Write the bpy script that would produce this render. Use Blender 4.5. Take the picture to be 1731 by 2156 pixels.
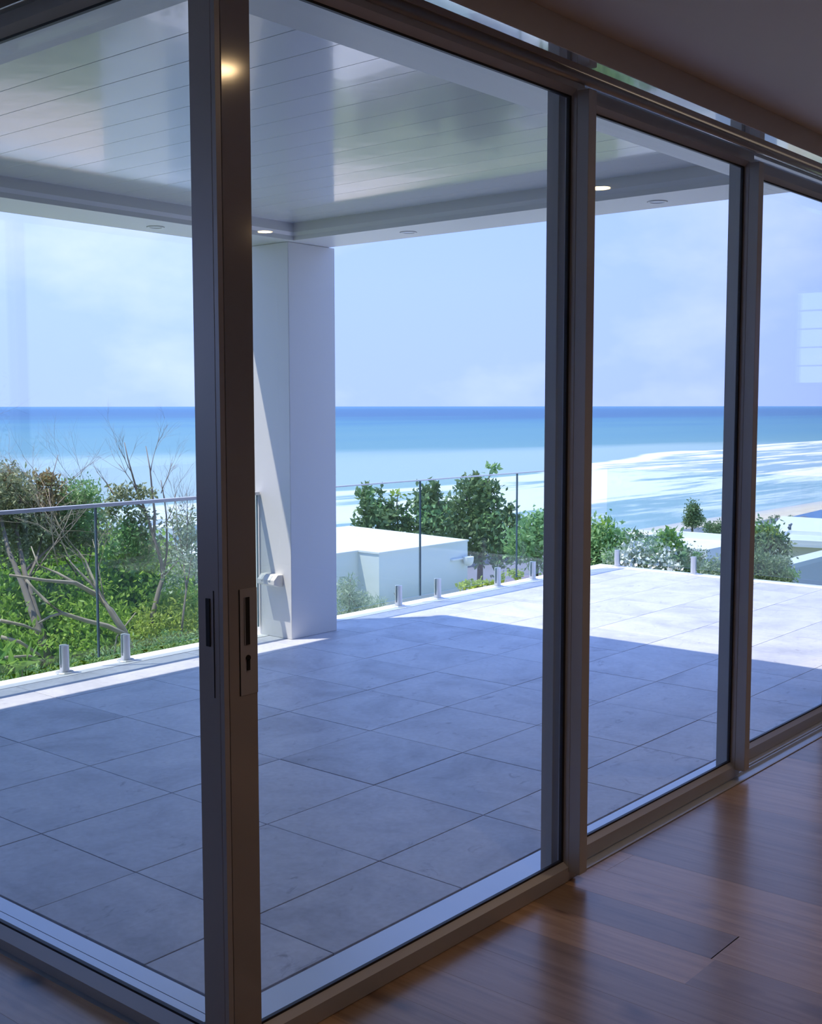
import bpy, bmesh, math, random
import numpy as np
from mathutils import Vector, Matrix
R = math.radians
scene = bpy.context.scene
for o in list(bpy.data.objects):
    bpy.data.objects.remove(o)
col = scene.collection

# ------------------------------------------------------------------ camera
cam_d = bpy.data.cameras.new('camera')
cam = bpy.data.objects.new('camera', cam_d); col.objects.link(cam); scene.camera = cam
cam_d.sensor_fit = 'HORIZONTAL'; cam_d.sensor_width = 36.0
F_PX = 2492.0
cam_d.lens = F_PX / 1731.0 * 36.0
cam_d.clip_start = 0.05; cam_d.clip_end = 90000
YAW, PITCH, ROLL = R(40.07), math.atan((1078 - 855.2) / F_PX), R(0.045)
Fv = Vector((math.cos(YAW) * math.cos(PITCH), math.sin(YAW) * math.cos(PITCH), -math.sin(PITCH)))
Rv = Vector((math.sin(YAW), -math.cos(YAW), 0)); Uv = Rv.cross(Fv)
R2 = Rv * math.cos(ROLL) - Uv * math.sin(ROLL); U2 = Uv * math.cos(ROLL) + Rv * math.sin(ROLL)
m3 = Matrix((R2, U2, -Fv)).transposed()
cam.matrix_world = Matrix.Translation((0, 0, 1.6)) @ m3.to_4x4()

# ------------------------------------------------------------------ sky, sun, exposure
scene.view_settings.view_transform = 'Standard'
scene.view_settings.look = 'None'
scene.view_settings.exposure = 0.26
scene.view_settings.gamma = 1.0
scene.view_settings.use_curve_mapping = False
world = bpy.data.worlds.new('sky'); scene.world = world; world.use_nodes = True
nt = world.node_tree; nt.nodes.clear()
SKY_STRENGTH = 1.22
tc = nt.nodes.new('ShaderNodeTexCoord')
sx = nt.nodes.new('ShaderNodeSeparateXYZ'); nt.links.new(tc.outputs['Generated'], sx.inputs[0])
rp = nt.nodes.new('ShaderNodeValToRGB'); nt.links.new(sx.outputs['Z'], rp.inputs[0])
el = rp.color_ramp.elements
el[0].position = 0.0; el[0].color = (0.43, 0.555, 1.14, 1)
el[1].position = 1.0; el[1].color = (0.16, 0.37, 1.00, 1)
e = el.new(0.10); e.color = (0.43, 0.575, 1.18, 1)
e = el.new(0.30); e.color = (0.36, 0.54, 1.12, 1)
mp = nt.nodes.new('ShaderNodeMapping'); nt.links.new(tc.outputs['Generated'], mp.inputs[0])
mp.inputs['Scale'].default_value = (3.0, 3.0, 6.0); mp.inputs['Location'].default_value = (4.3, 1.1, 0.6)
ns = nt.nodes.new('ShaderNodeTexNoise'); nt.links.new(mp.outputs[0], ns.inputs['Vector'])
ns.inputs['Scale'].default_value = 1.6; ns.inputs['Detail'].default_value = 8; ns.inputs['Roughness'].default_value = 0.55
cr = nt.nodes.new('ShaderNodeValToRGB'); nt.links.new(ns.outputs['Fac'], cr.inputs[0])
cr.color_ramp.elements[0].position = 0.47; cr.color_ramp.elements[0].color = (0, 0, 0, 1)
cr.color_ramp.elements[1].position = 0.72; cr.color_ramp.elements[1].color = (0.75, 0.75, 0.75, 1)
mx = nt.nodes.new('ShaderNodeMixRGB'); nt.links.new(cr.outputs[0], mx.inputs['Fac'])
nt.links.new(rp.outputs[0], mx.inputs[1]); mx.inputs[2].default_value = (0.70, 0.78, 1.18, 1)
bg = nt.nodes.new('ShaderNodeBackground'); nt.links.new(mx.outputs[0], bg.inputs[0]); bg.inputs[1].default_value = SKY_STRENGTH
ow = nt.nodes.new('ShaderNodeOutputWorld'); nt.links.new(bg.outputs[0], ow.inputs[0])

sun_d = bpy.data.lights.new('sun', 'SUN'); sun_d.energy = 4.7; sun_d.color = (1.0, 0.87, 0.70); sun_d.angle = R(0.6)
sun = bpy.data.objects.new('sun', sun_d); col.objects.link(sun)
sun.rotation_euler = Vector((0.321, -0.26, -1.0)).to_track_quat('-Z', 'Y').to_euler(); sun.location = (0, 0, 30)

# ------------------------------------------------------------------ materials
def new_mat(name):
    m = bpy.data.materials.new(name); m.use_nodes = True
    n = m.node_tree; n.nodes.clear()
    return m, n, n.nodes.new('ShaderNodeOutputMaterial')
def principled(name, colr, rough=0.5, metal=0.0, spec=0.5, coat=0.0, bump=None, var=None):
    m, n, out = new_mat(name)
    p = n.nodes.new('ShaderNodeBsdfPrincipled'); n.links.new(p.outputs[0], out.inputs[0])
    p.inputs['Base Color'].default_value = (*colr, 1); p.inputs['Roughness'].default_value = rough
    p.inputs['Metallic'].default_value = metal; p.inputs['Specular IOR Level'].default_value = spec
    p.inputs['Coat Weight'].default_value = coat
    t = n.nodes.new('ShaderNodeTexCoord')
    if var:
        sc, amt = var
        nz = n.nodes.new('ShaderNodeTexNoise'); nz.inputs['Scale'].default_value = sc; nz.inputs['Detail'].default_value = 5
        n.links.new(t.outputs['Object'], nz.inputs['Vector'])
        hs = n.nodes.new('ShaderNodeHueSaturation'); hs.inputs['Color'].default_value = (*colr, 1)
        mr = n.nodes.new('ShaderNodeMapRange'); mr.inputs['To Min'].default_value = 1 - amt; mr.inputs['To Max'].default_value = 1 + amt
        n.links.new(nz.outputs['Fac'], mr.inputs[0]); n.links.new(mr.outputs[0], hs.inputs['Value'])
        n.links.new(hs.outputs[0], p.inputs['Base Color'])
    if bump:
        sc, st = bump
        nz = n.nodes.new('ShaderNodeTexNoise'); nz.inputs['Scale'].default_value = sc; nz.inputs['Detail'].default_value = 3
        n.links.new(t.outputs['Object'], nz.inputs['Vector'])
        b = n.nodes.new('ShaderNodeBump'); b.inputs['Strength'].default_value = st; b.inputs['Distance'].default_value = 0.01
        n.links.new(nz.outputs['Fac'], b.inputs['Height']); n.links.new(b.outputs[0], p.inputs['Normal'])
    return m
def glass_mat(name, tint, base=0.04):
    m, n, out = new_mat(name)
    tr = n.nodes.new('ShaderNodeBsdfTransparent'); tr.inputs[0].default_value = (*tint, 1)
    gl = n.nodes.new('ShaderNodeBsdfGlossy'); gl.inputs['Roughness'].default_value = 0.0
    lw = n.nodes.new('ShaderNodeLayerWeight'); lw.inputs['Blend'].default_value = 0.5
    pw = n.nodes.new('ShaderNodeMath'); pw.operation = 'POWER'; n.links.new(lw.outputs['Facing'], pw.inputs[0]); pw.inputs[1].default_value = 5
    ma = n.nodes.new('ShaderNodeMath'); ma.operation = 'MULTIPLY_ADD'; n.links.new(pw.outputs[0], ma.inputs[0])
    ma.inputs[1].default_value = 1 - base; ma.inputs[2].default_value = base
    mix = n.nodes.new('ShaderNodeMixShader'); n.links.new(ma.outputs[0], mix.inputs[0])
    n.links.new(tr.outputs[0], mix.inputs[1]); n.links.new(gl.outputs[0], mix.inputs[2]); n.links.new(mix.outputs[0], out.inputs[0])
    return m
def emis(name, colr, s):
    m, n, out = new_mat(name)
    e = n.nodes.new('ShaderNodeEmission'); e.inputs[0].default_value = (*colr, 1); e.inputs[1].default_value = s
    n.links.new(e.outputs[0], out.inputs[0]); return m

M = {}
M['alu'] = principled('satin_aluminium', (0.52, 0.50, 0.50), 0.38, 0.25, bump=(900, 0.02))
M['alu_sat'] = principled('satin_stile', (0.44, 0.41, 0.40), 0.10, 0.25)
M['alu_lip'] = principled('polished_lip', (0.50, 0.48, 0.46), 0.22, 0.5)
M['alu_out'] = principled('outer_aluminium', (0.62, 0.66, 0.72), 0.35, 0.4)
M['steel'] = principled('brushed_steel', (0.66, 0.68, 0.72), 0.35, 0.35)
M['gasket'] = principled('black_gasket', (0.012, 0.012, 0.018), 0.5)
M['dark'] = principled('dark_slot', (0.008, 0.008, 0.010), 0.6)
M['glass'] = glass_mat('door_glass', (0.925, 0.957, 0.985))
M['bal'] = glass_mat('balustrade_glass', (0.90, 0.965, 0.96))
M['bal_edge'] = principled('glass_edge', (0.10, 0.16, 0.20), 0.2)
M['wall'] = principled('white_render', (0.80, 0.80, 0.80), 0.75, bump=(60, 0.05))
M['roofwhite'] = principled('white_beam_paint', (0.76, 0.76, 0.75), 0.35)
M['plaster'] = principled('interior_plaster', (0.62, 0.57, 0.53), 0.8, bump=(200, 0.03))
M['ceilpaint'] = principled('interior_ceiling_paint', (0.70, 0.62, 0.56), 0.8)
M['soffit'] = principled('glossy_head_strip', (0.82, 0.82, 0.84), 0.07, 0.55, spec=1.0, coat=1.0)
M['panel'] = principled('gloss_ceiling_panel', (0.80, 0.81, 0.81), 0.13, 0.0, spec=0.8, coat=0.25, bump=(2.2, 0.25))
M['coping'] = principled('white_coping', (0.86, 0.86, 0.86), 0.7)
M['plastic'] = principled('cream_plastic', (0.82, 0.80, 0.76), 0.4)
M['bulb'] = emis('downlight_lens', (1.0, 0.72, 0.38), 30.0)
M['louvre'] = principled('frosted_louvre', (0.8, 0.85, 0.9), 0.4)
M['nwall'] = principled('neighbour_render', (0.80, 0.84, 0.84), 0.8)
M['cream'] = principled('cream_render', (0.80, 0.72, 0.54), 0.85)
M['greywall'] = principled('grey_render', (0.60, 0.64, 0.68), 0.85)
M['roofgrey'] = principled('grey_roofing', (0.20, 0.22, 0.27), 0.7)
M['roofblue'] = principled('blue_roofing', (0.10, 0.19, 0.38), 0.6)
M['rooflight'] = principled('pale_roofing', (0.72, 0.76, 0.80), 0.7)
M['winglass'] = principled('dark_window_glass', (0.06, 0.10, 0.13), 0.1)
M['bark'] = principled('grey_bark', (0.30, 0.25, 0.22), 0.9, var=(14, 0.35))
M['barkpale'] = principled('pale_dead_branch', (0.50, 0.42, 0.34), 0.9, var=(14, 0.3))
M['barkdark'] = principled('dark_bark', (0.16, 0.12, 0.10), 0.9, var=(14, 0.3))
M['road'] = principled('asphalt', (0.22, 0.21, 0.25), 0.9, var=(3, 0.15))
M['retain'] = principled('grey_concrete', (0.30, 0.31, 0.33), 0.9, var=(6, 0.3))

def leaf_mat(name, c1, c2, transl=0.35):
    m, n, out = new_mat(name)
    at = n.nodes.new('ShaderNodeAttribute'); at.attribute_name = 'tone'
    r = n.nodes.new('ShaderNodeValToRGB'); n.links.new(at.outputs['Fac'], r.inputs[0])
    r.color_ramp.elements[0].color = (*c1, 1); r.color_ramp.elements[1].color = (*c2, 1)
    d = n.nodes.new('ShaderNodeBsdfPrincipled'); d.inputs['Roughness'].default_value = 0.45; n.links.new(r.outputs[0], d.inputs['Base Color'])
    t = n.nodes.new('ShaderNodeBsdfTranslucent'); n.links.new(r.outputs[0], t.inputs[0])
    mix = n.nodes.new('ShaderNodeMixShader'); mix.inputs[0].default_value = transl
    n.links.new(d.outputs[0], mix.inputs[1]); n.links.new(t.outputs[0], mix.inputs[2]); n.links.new(mix.outputs[0], out.inputs[0])
    return m
M['leaf_bright'] = leaf_mat('bright_leaf', (0.10, 0.28, 0.03), (0.66, 0.88, 0.17), 0.45)
M['leaf_yellow'] = leaf_mat('yellow_green_leaf', (0.30, 0.44, 0.07), (0.72, 0.80, 0.18), 0.45)
M['leaf_olive'] = leaf_mat('olive_leaf', (0.20, 0.26, 0.13), (0.52, 0.57, 0.34), 0.3)
M['leaf_bronze'] = leaf_mat('bronze_leaf', (0.28, 0.23, 0.10), (0.58, 0.47, 0.23), 0.3)
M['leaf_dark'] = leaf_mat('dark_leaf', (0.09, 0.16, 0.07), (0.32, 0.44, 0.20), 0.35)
M['leaf_mid'] = leaf_mat('mid_green_leaf', (0.15, 0.34, 0.12), (0.46, 0.68, 0.30), 0.4)
M['leaf_pale'] = leaf_mat('pale_leaf', (0.24, 0.36, 0.20), (0.62, 0.70, 0.56), 0.4)
M['flower'] = principled('white_petals', (0.85, 0.85, 0.82), 0.7)

def noise_node(n, vec, scale, detail=5, rough=0.5, dist=0.0):
    z = n.nodes.new('ShaderNodeTexNoise'); z.inputs['Scale'].default_value = scale; z.inputs['Detail'].default_value = detail
    z.inputs['Roughness'].default_value = rough; z.inputs['Distortion'].default_value = dist
    n.links.new(vec, z.inputs['Vector']); return z.outputs['Fac']
def ramp_node(n, fac, stops):
    r = n.nodes.new('ShaderNodeValToRGB'); n.links.new(fac, r.inputs[0]); e = r.color_ramp.elements
    e[0].position, e[0].color = stops[0][0], (*stops[0][1], 1); e[1].position, e[1].color = stops[-1][0], (*stops[-1][1], 1)
    for p, c in stops[1:-1]:
        k = e.new(p); k.color = (*c, 1)
    return r.outputs[0]
def math_node(n, op, a, b=None, c=None):
    k = n.nodes.new('ShaderNodeMath'); k.operation = op
    for i, v in enumerate((a, b, c)):
        if v is None: continue
        if isinstance(v, (int, float)): k.inputs[i].default_value = v
        else: n.links.new(v, k.inputs[i])
    return k.outputs[0]
def geo_pos(n): return n.nodes.new('ShaderNodeNewGeometry').outputs['Position']
def mix_node(n, fac, a, b, mode='MIX'):
    k = n.nodes.new('ShaderNodeMixRGB'); k.blend_type = mode
    for i, v in zip((0, 1, 2), (fac, a, b)):
        if isinstance(v, (int, float)): k.inputs[i].default_value = v
        elif isinstance(v, tuple): k.inputs[i].default_value = (*v, 1)
        else: n.links.new(v, k.inputs[i])
    return k.outputs[0]
def mapping(n, vec, scale=(1, 1, 1), loc=(0, 0, 0)):
    k = n.nodes.new('ShaderNodeMapping'); n.links.new(vec, k.inputs[0]); k.inputs['Scale'].default_value = scale; k.inputs['Location'].default_value = loc
    return k.outputs[0]

def tile_material():
    m, n, out = new_mat('slate_look_porcelain')
    p = n.nodes.new('ShaderNodeBsdfPrincipled'); n.links.new(p.outputs[0], out.inputs[0])
    pos = geo_pos(n); oi = n.nodes.new('ShaderNodeObjectInfo')
    sh = n.nodes.new('ShaderNodeVectorMath'); sh.operation = 'MULTIPLY_ADD'
    n.links.new(oi.outputs['Random'], sh.inputs[0]); sh.inputs[1].default_value = (7, 5, 3); n.links.new(pos, sh.inputs[2])
    v = sh.outputs[0]
    a = noise_node(n, v, 2.2, 7, 0.62, 0.6)
    base = ramp_node(n, a, [(0.30, (0.46, 0.475, 0.54)), (0.50, (0.635, 0.65, 0.72)), (0.70, (0.75, 0.755, 0.81))])
    b = noise_node(n, mapping(n, v, (1.0, 1.7, 1)), 5.5, 9, 0.7, 1.6)
    vein = ramp_node(n, b, [(0.30, (0.50, 0.50, 0.56)), (0.41, (1, 1, 1)), (1.0, (1, 1, 1))])
    c = mix_node(n, 0.8, base, vein, 'MULTIPLY')
    d = noise_node(n, v, 40, 4, 0.6)
    c = mix_node(n, 0.35, c, ramp_node(n, d, [(0.35, (0.8, 0.8, 0.8)), (0.65, (1.12, 1.12, 1.12))]), 'MULTIPLY')
    n.links.new(c, p.inputs['Base Color']); p.inputs['Roughness'].default_value = 0.42; p.inputs['Specular IOR Level'].default_value = 0.35
    bp = n.nodes.new('ShaderNodeBump'); bp.inputs['Strength'].default_value = 0.25; bp.inputs['Distance'].default_value = 0.004
    n.links.new(b, bp.inputs['Height']); n.links.new(bp.outputs[0], p.inputs['Normal'])
    return m
M['tile'] = tile_material()
M['grout'] = principled('dark_joint', (0.10, 0.10, 0.11), 0.9)

def wood_material():
    m, n, out = new_mat('oak_floorboard')
    p = n.nodes.new('ShaderNodeBsdfPrincipled'); n.links.new(p.outputs[0], out.inputs[0])
    pos = geo_pos(n); oi = n.nodes.new('ShaderNodeObjectInfo')
    sh = n.nodes.new('ShaderNodeVectorMath'); sh.operation = 'MULTIPLY_ADD'
    n.links.new(oi.outputs['Random'], sh.inputs[0]); sh.inputs[1].default_value = (11, 17, 5); n.links.new(pos, sh.inputs[2])
    v = sh.outputs[0]
    g = noise_node(n, mapping(n, v, (26, 1.3, 1)), 1.0, 6, 0.6, 0.8)
    c = ramp_node(n, g, [(0.25, (0.27, 0.16, 0.085)), (0.5, (0.44, 0.275, 0.16)), (0.8, (0.56, 0.38, 0.24))])
    tone = ramp_node(n, oi.outputs['Random'], [(0, (0.66, 0.66, 0.68)), (0.5, (0.95, 0.93, 0.92)), (1, (1.22, 1.20, 1.16))])
    c = mix_node(n, 1.0, c, tone, 'MULTIPLY')
    k = noise_node(n, mapping(n, v, (5.0, 2.0, 1)), 1.5, 2, 0.4)
    knot = ramp_node(n, k, [(0.22, (0.12, 0.09, 0.09)), (0.29, (0.7, 0.65, 0.65)), (0.36, (1, 1, 1))])
    c = mix_node(n, 1.0, c, knot, 'MULTIPLY')
    n.links.new(c, p.inputs['Base Color']); p.inputs['Roughness'].default_value = 0.32
    p.inputs['Coat Weight'].default_value = 0.35; p.inputs['Coat Roughness'].default_value = 0.2
    return m
M['oak'] = wood_material()

def ground_material():
    m, n, out = new_mat('hillside_soil')
    p = n.nodes.new('ShaderNodeBsdfPrincipled'); n.links.new(p.outputs[0], out.inputs[0])
    pos = geo_pos(n); s = n.nodes.new('ShaderNodeSeparateXYZ'); n.links.new(pos, s.inputs[0])
    a = noise_node(n, pos, 1.3, 8, 0.65)
    c = ramp_node(n, a, [(0.3, (0.10, 0.085, 0.06)), (0.5, (0.12, 0.19, 0.06)), (0.7, (0.30, 0.33, 0.16))])
    sand = ramp_node(n, noise_node(n, pos, 0.4, 5), [(0.3, (0.62, 0.50, 0.40)), (0.7, (0.78, 0.66, 0.52))])
    wet = math_node(n, 'MULTIPLY_ADD', s.outputs['Y'], 0.09, -8.55)   # 95 -> 0, 106 -> 1
    k = n.nodes.new('ShaderNodeClamp'); n.links.new(wet, k.inputs[0])
    sand = mix_node(n, k.outputs[0], sand, (0.46, 0.47, 0.52))
    f = math_node(n, 'MULTIPLY_ADD', s.outputs['Y'], 0.2, -15.2)      # 76 -> 0, 81 -> 1
    k2 = n.nodes.new('ShaderNodeClamp'); n.links.new(f, k2.inputs[0])
    c = mix_node(n, k2.outputs[0], c, sand)
    n.links.new(c, p.inputs['Base Color']); p.inputs['Roughness'].default_value = 0.9; return m
M['ground'] = ground_material()

def sea_material():
    m, n, out = new_mat('sea_water')
    p = n.nodes.new('ShaderNodeBsdfPrincipled'); n.links.new(p.outputs[0], out.inputs[0])
    pos = geo_pos(n); s = n.nodes.new('ShaderNodeSeparateXYZ'); n.links.new(pos, s.inputs[0])
    X, Y = s.outputs['X'], s.outputs['Y']
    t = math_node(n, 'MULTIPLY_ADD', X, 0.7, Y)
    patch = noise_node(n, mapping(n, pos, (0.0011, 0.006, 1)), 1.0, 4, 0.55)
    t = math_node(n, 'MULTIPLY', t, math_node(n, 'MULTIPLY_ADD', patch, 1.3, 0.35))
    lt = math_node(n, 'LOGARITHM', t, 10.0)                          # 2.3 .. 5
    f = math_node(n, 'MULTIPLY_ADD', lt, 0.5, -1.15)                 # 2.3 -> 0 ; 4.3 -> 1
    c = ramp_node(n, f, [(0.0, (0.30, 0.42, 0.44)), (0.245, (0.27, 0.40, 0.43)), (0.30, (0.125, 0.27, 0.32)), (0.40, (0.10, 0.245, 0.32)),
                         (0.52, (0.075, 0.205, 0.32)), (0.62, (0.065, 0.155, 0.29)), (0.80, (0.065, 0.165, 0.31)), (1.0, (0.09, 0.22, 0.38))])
    # foam: streaks parallel to the shore, thick near the beach, a line of breakers at the outer edge
    sm = n.nodes.new('ShaderNodeMapRange'); sm.interpolation_type = 'SMOOTHSTEP'; n.links.new(X, sm.inputs[0])
    sm.inputs['From Min'].default_value = 300; sm.inputs['From Max'].default_value = 520; sm.inputs['To Min'].default_value = 0; sm.inputs['To Max'].default_value = 52
    wob = noise_node(n, mapping(n, pos, (0.010, 0.004, 1), (3, 1, 0)), 1.0, 4, 0.6)
    edge = math_node(n, 'ADD', math_node(n, 'MULTIPLY_ADD', wob, 46, 192), sm.outputs[0])
    d = math_node(n, 'SUBTRACT', edge, Y)                            # >0 inside the surf zone
    e1 = n.nodes.new('ShaderNodeMapRange'); n.links.new(d, e1.inputs[0]); e1.inputs['From Min'].default_value = -1; e1.inputs['From Max'].default_value = 3
    st = noise_node(n, mapping(n, pos, (0.007, 0.045, 1), (0.5, 0.3, 0)), 1.0, 9, 0.62, 0.7)
    st2 = noise_node(n, mapping(n, pos, (0.03, 0.16, 1)), 1.0, 8, 0.7, 0.9)
    q = math_node(n, 'MULTIPLY_ADD', st2, 0.35, math_node(n, 'MULTIPLY', st, 1.0))
    lin = n.nodes.new('ShaderNodeMapRange'); n.links.new(d, lin.inputs[0]); lin.inputs['From Min'].default_value = 0; lin.inputs['From Max'].default_value = 16
    lin.inputs['To Min'].default_value = 0.30; lin.inputs['To Max'].default_value = 0.0
    q = math_node(n, 'ADD', q, lin.outputs[0])
    fo = n.nodes.new('ShaderNodeMapRange'); n.links.new(q, fo.inputs[0]); fo.interpolation_type = 'SMOOTHSTEP'
    fo.inputs['From Min'].default_value = 0.60; fo.inputs['From Max'].default_value = 0.74
    foam = math_node(n, 'MULTIPLY', fo.outputs[0], e1.outputs[0])
    # clean wet tongues close to the sand
    w1 = n.nodes.new('ShaderNodeMapRange'); n.links.new(Y, w1.inputs[0]); w1.inputs['From Min'].default_value = 106; w1.inputs['From Max'].default_value = 125
    w1.inputs['To Min'].default_value = 0.55; w1.inputs['To Max'].default_value = 1.0
    foam = math_node(n, 'MULTIPLY', foam, w1.outputs[0])
    # a few whitecaps offshore
    wc = noise_node(n, mapping(n, pos, (0.035, 0.06, 1)), 1.0, 5, 0.7)
    wr = n.nodes.new('ShaderNodeMapRange'); n.links.new(wc, wr.inputs[0]); wr.inputs['From Min'].default_value = 0.745; wr.inputs['From Max'].default_value = 0.77
    far = n.nodes.new('ShaderNodeMapRange'); n.links.new(Y, far.inputs[0]); far.inputs['From Min'].default_value = 700; far.inputs['From Max'].default_value = 500
    foam = math_node(n, 'MAXIMUM', foam, math_node(n, 'MULTIPLY', wr.outputs[0], far.outputs[0]))
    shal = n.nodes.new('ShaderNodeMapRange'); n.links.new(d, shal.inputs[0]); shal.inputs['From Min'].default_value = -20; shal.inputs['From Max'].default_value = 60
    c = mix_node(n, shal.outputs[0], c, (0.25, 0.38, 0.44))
    c = mix_node(n, foam, c, (0.74, 0.76, 0.78))
    n.links.new(c, p.inputs['Base Color']); p.inputs['Roughness'].default_value = 0.55; p.inputs['Specular IOR Level'].default_value = 0.12
    return m
M['sea'] = sea_material()

# ------------------------------------------------------------------ object helpers
def tag(o, label=None, cat=None, group=None, kind=None):
    if label: o['label'] = label
    if cat: o['category'] = cat
    if group: o['group'] = group
    if kind: o['kind'] = kind
    return o
def empty(name, loc=(0, 0, 0), **k):
    o = bpy.data.objects.new(name, None); col.objects.link(o); o.location = loc; o.empty_display_size = 0.1
    return tag(o, **k)
class MB:
    def __init__(s): s.v = []; s.f = []; s.mi = []; s.tone = []
    def quad_box(s, x0, y0, z0, x1, y1, z1, mi=0):
        b = len(s.v)
        s.v += [(x0, y0, z0), (x1, y0, z0), (x1, y1, z0), (x0, y1, z0), (x0, y0, z1), (x1, y0, z1), (x1, y1, z1), (x0, y1, z1)]
        s.f += [(b, b + 3, b + 2, b + 1), (b + 4, b + 5, b + 6, b + 7), (b, b + 1, b + 5, b + 4), (b + 1, b + 2, b + 6, b + 5), (b + 2, b + 3, b + 7, b + 6), (b + 3, b, b + 4, b + 7)]
        s.mi += [mi] * 6; return s
    def prism(s, pts, axis, a, b_, mi=0):
        """extrude a 2D polygon (given in the other two axes) along axis from a to b_"""
        n = len(pts); o = len(s.v)
        def mk(p, t):
            return {'x': (t, p[0], p[1]), 'y': (p[0], t, p[1]), 'z': (p[0], p[1], t)}[axis]
        s.v += [mk(p, a) for p in pts] + [mk(p, b_) for p in pts]
        s.f += [tuple(range(o, o + n))[::-1], tuple(range(o + n, o + 2 * n))]; s.mi += [mi, mi]
        for i in range(n):
            j = (i + 1) % n; s.f.append((o + i, o + j, o + n + j, o + n + i)); s.mi.append(mi)
        return s
    def tube(s, pts, rad, sides=5, mi=0):
        pts = [Vector(p) for p in pts]; o = len(s.v); n = len(pts)
        for i, p in enumerate(pts):
            d = (pts[min(i + 1, n - 1)] - pts[max(i - 1, 0)]).normalized()
            u = d.orthogonal().normalized(); w = d.cross(u)
            r = rad[i] if hasattr(rad, '__len__') else rad
            for k in range(sides):
                a = 2 * math.pi * k / sides
                s.v.append(tuple(p + (u * math.cos(a) + w * math.sin(a)) * r))
        for i in range(n - 1):
            for k in range(sides):
                k2 = (k + 1) % sides
                s.f.append((o + i * sides + k, o + i * sides + k2, o + (i + 1) * sides + k2, o + (i + 1) * sides + k)); s.mi.append(mi)
        s.f.append(tuple(o + k for k in range(sides))[::-1]); s.f.append(tuple(o + (n - 1) * sides + k for k in range(sides))); s.mi += [mi, mi]
        return s
    def lathe(s, prof, c=(0, 0, 0), sides=20, mi=0, axis='z', half=False):
        o = len(s.v); n = len(prof)
        for r, h in prof:
            for k in range(sides):
                a = 2 * math.pi * k / sides
                if axis == 'z': q = (c[0] + r * math.cos(a), c[1] + r * math.sin(a), c[2] + h)
                elif axis == 'y': q = (c[0] + r * math.cos(a), c[1] + h, c[2] + r * math.sin(a))
                else: q = (c[0] + h, c[1] + r * math.cos(a), c[2] + r * math.sin(a))
                s.v.append(q)
        for i in range(n - 1):
            for k in range(sides):
                k2 = (k + 1) % sides
                s.f.append((o + i * sides + k, o + i * sides + k2, o + (i + 1) * sides + k2, o + (i + 1) * sides + k)); s.mi.append(mi)
        return s
    def build(s, name, mats, parent=None, bevel=0.0, smooth=False, loc=None, **k):
        me = bpy.data.meshes.new(name); me.from_pydata(s.v, [], s.f); me.update()
        if not isinstance(mats, (list, tuple)): mats = [mats]
        for m in mats: me.materials.append(m)
        me.polygons.foreach_set('material_index', s.mi)
        bm = bmesh.new(); bm.from_mesh(me); bmesh.ops.recalc_face_normals(bm, faces=bm.faces)
        if bevel:
            bmesh.ops.bevel(bm, geom=list(bm.edges), offset=bevel, segments=2, affect='EDGES', profile=0.5)
        bm.to_mesh(me); bm.free()
        if smooth: me.polygons.foreach_set('use_smooth', [True] * len(me.polygons))
        o = bpy.data.objects.new(name, me); col.objects.link(o)
        if parent: o.parent = parent
        if loc: o.location = loc
        return tag(o, **k)
def box(name, a, b, mat, parent=None, bevel=0.0, **k):
    c = [(a[i] + b[i]) / 2 for i in range(3)]
    h = [abs(b[i] - a[i]) / 2 for i in range(3)]
    pl = parent.location if parent else (0, 0, 0)
    return MB().quad_box(-h[0], -h[1], -h[2], h[0], h[1], h[2]).build(name, mat, parent, bevel, loc=tuple(c[i] - pl[i] for i in range(3)), **k)
def share(o, parent=None, loc=None, name=None, **k):
    c = o.copy(); col.objects.link(c); c.parent = parent
    if loc: c.location = loc
    return tag(c, **k)

# ================================================================== HOUSE SHELL
CZ = 2.727          # interior ceiling height
# interior oak floor, boards run along Y
fl = empty('floor', (0, 0, 0), kind='structure', label='oak board floor with dark knots, glossy, reflecting the glazing', )
box('subfloor', (-4.0, -4.5, -0.16), (8.3, 2.09, -0.016), M['grout'], fl)
box('subfloor', (-4.0, 2.09, -0.16), (1.785, 6.5, -0.016), M['grout'], fl)
rng = random.Random(4)
PW = 0.187
plank_mesh = {}
x = 1.785 - 18 * PW; n_pl = 0
while x < 8.2:
    xe = min(x + PW, 8.29)
    yend = 2.092 if xe > 1.79 else 3.95
    y = -1.9 - rng.random() * 1.2
    while y < yend:
        ln = rng.choice((1.5, 1.9, 2.2)); y2 = min(y + ln, yend)
        if y2 - y < 0.25: y2 = yend
        key = (round(y2 - y, 2), round(xe - x, 3))
        w, l = xe - x - 0.0003, y2 - y - 0.0005
        if key not in plank_mesh:
            plank_mesh[key] = MB().quad_box(-w / 2, -l / 2, -0.016, w / 2, l / 2, 0.0).build('plank', M['oak'], fl, 0.0003)
            o = plank_mesh[key]
        else:
            o = share(plank_mesh[key], fl)
        o.location = ((x + xe) / 2, (y + y2) / 2, 0); n_pl += 1
        y = y2
    x = xe
box('floor_beyond', (-4.0, -4.5, -0.02), (8.3, -2.0, -0.003), M['oak'], fl)
box('floor_beyond', (-4.0, -2.0, -0.02), (-1.585, 3.95, -0.003), M['oak'], fl)
box('floor_beyond', (-4.0, 3.95, -0.02), (1.785, 6.5, -0.003), M['oak'], fl)

# interior ceiling (L shaped)
MB().prism([(-4.1, -4.6), (8.4, -4.6), (8.4, 2.068), (1.783, 2.068), (1.783, 6.6), (-4.1, 6.6)], 'z', CZ, CZ + 0.18).build('ceiling', M['ceilpaint'], kind='structure', label='smooth painted plaster ceiling above the sliding doors')
box('wall_back', (-4.1, -4.6, -0.1), (8.4, -4.5, CZ), M['plaster'], kind='structure')
box('wall_left', (-4.1, -4.5, -0.1), (-4.0, 6.6, CZ), M['plaster'], kind='structure')
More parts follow.
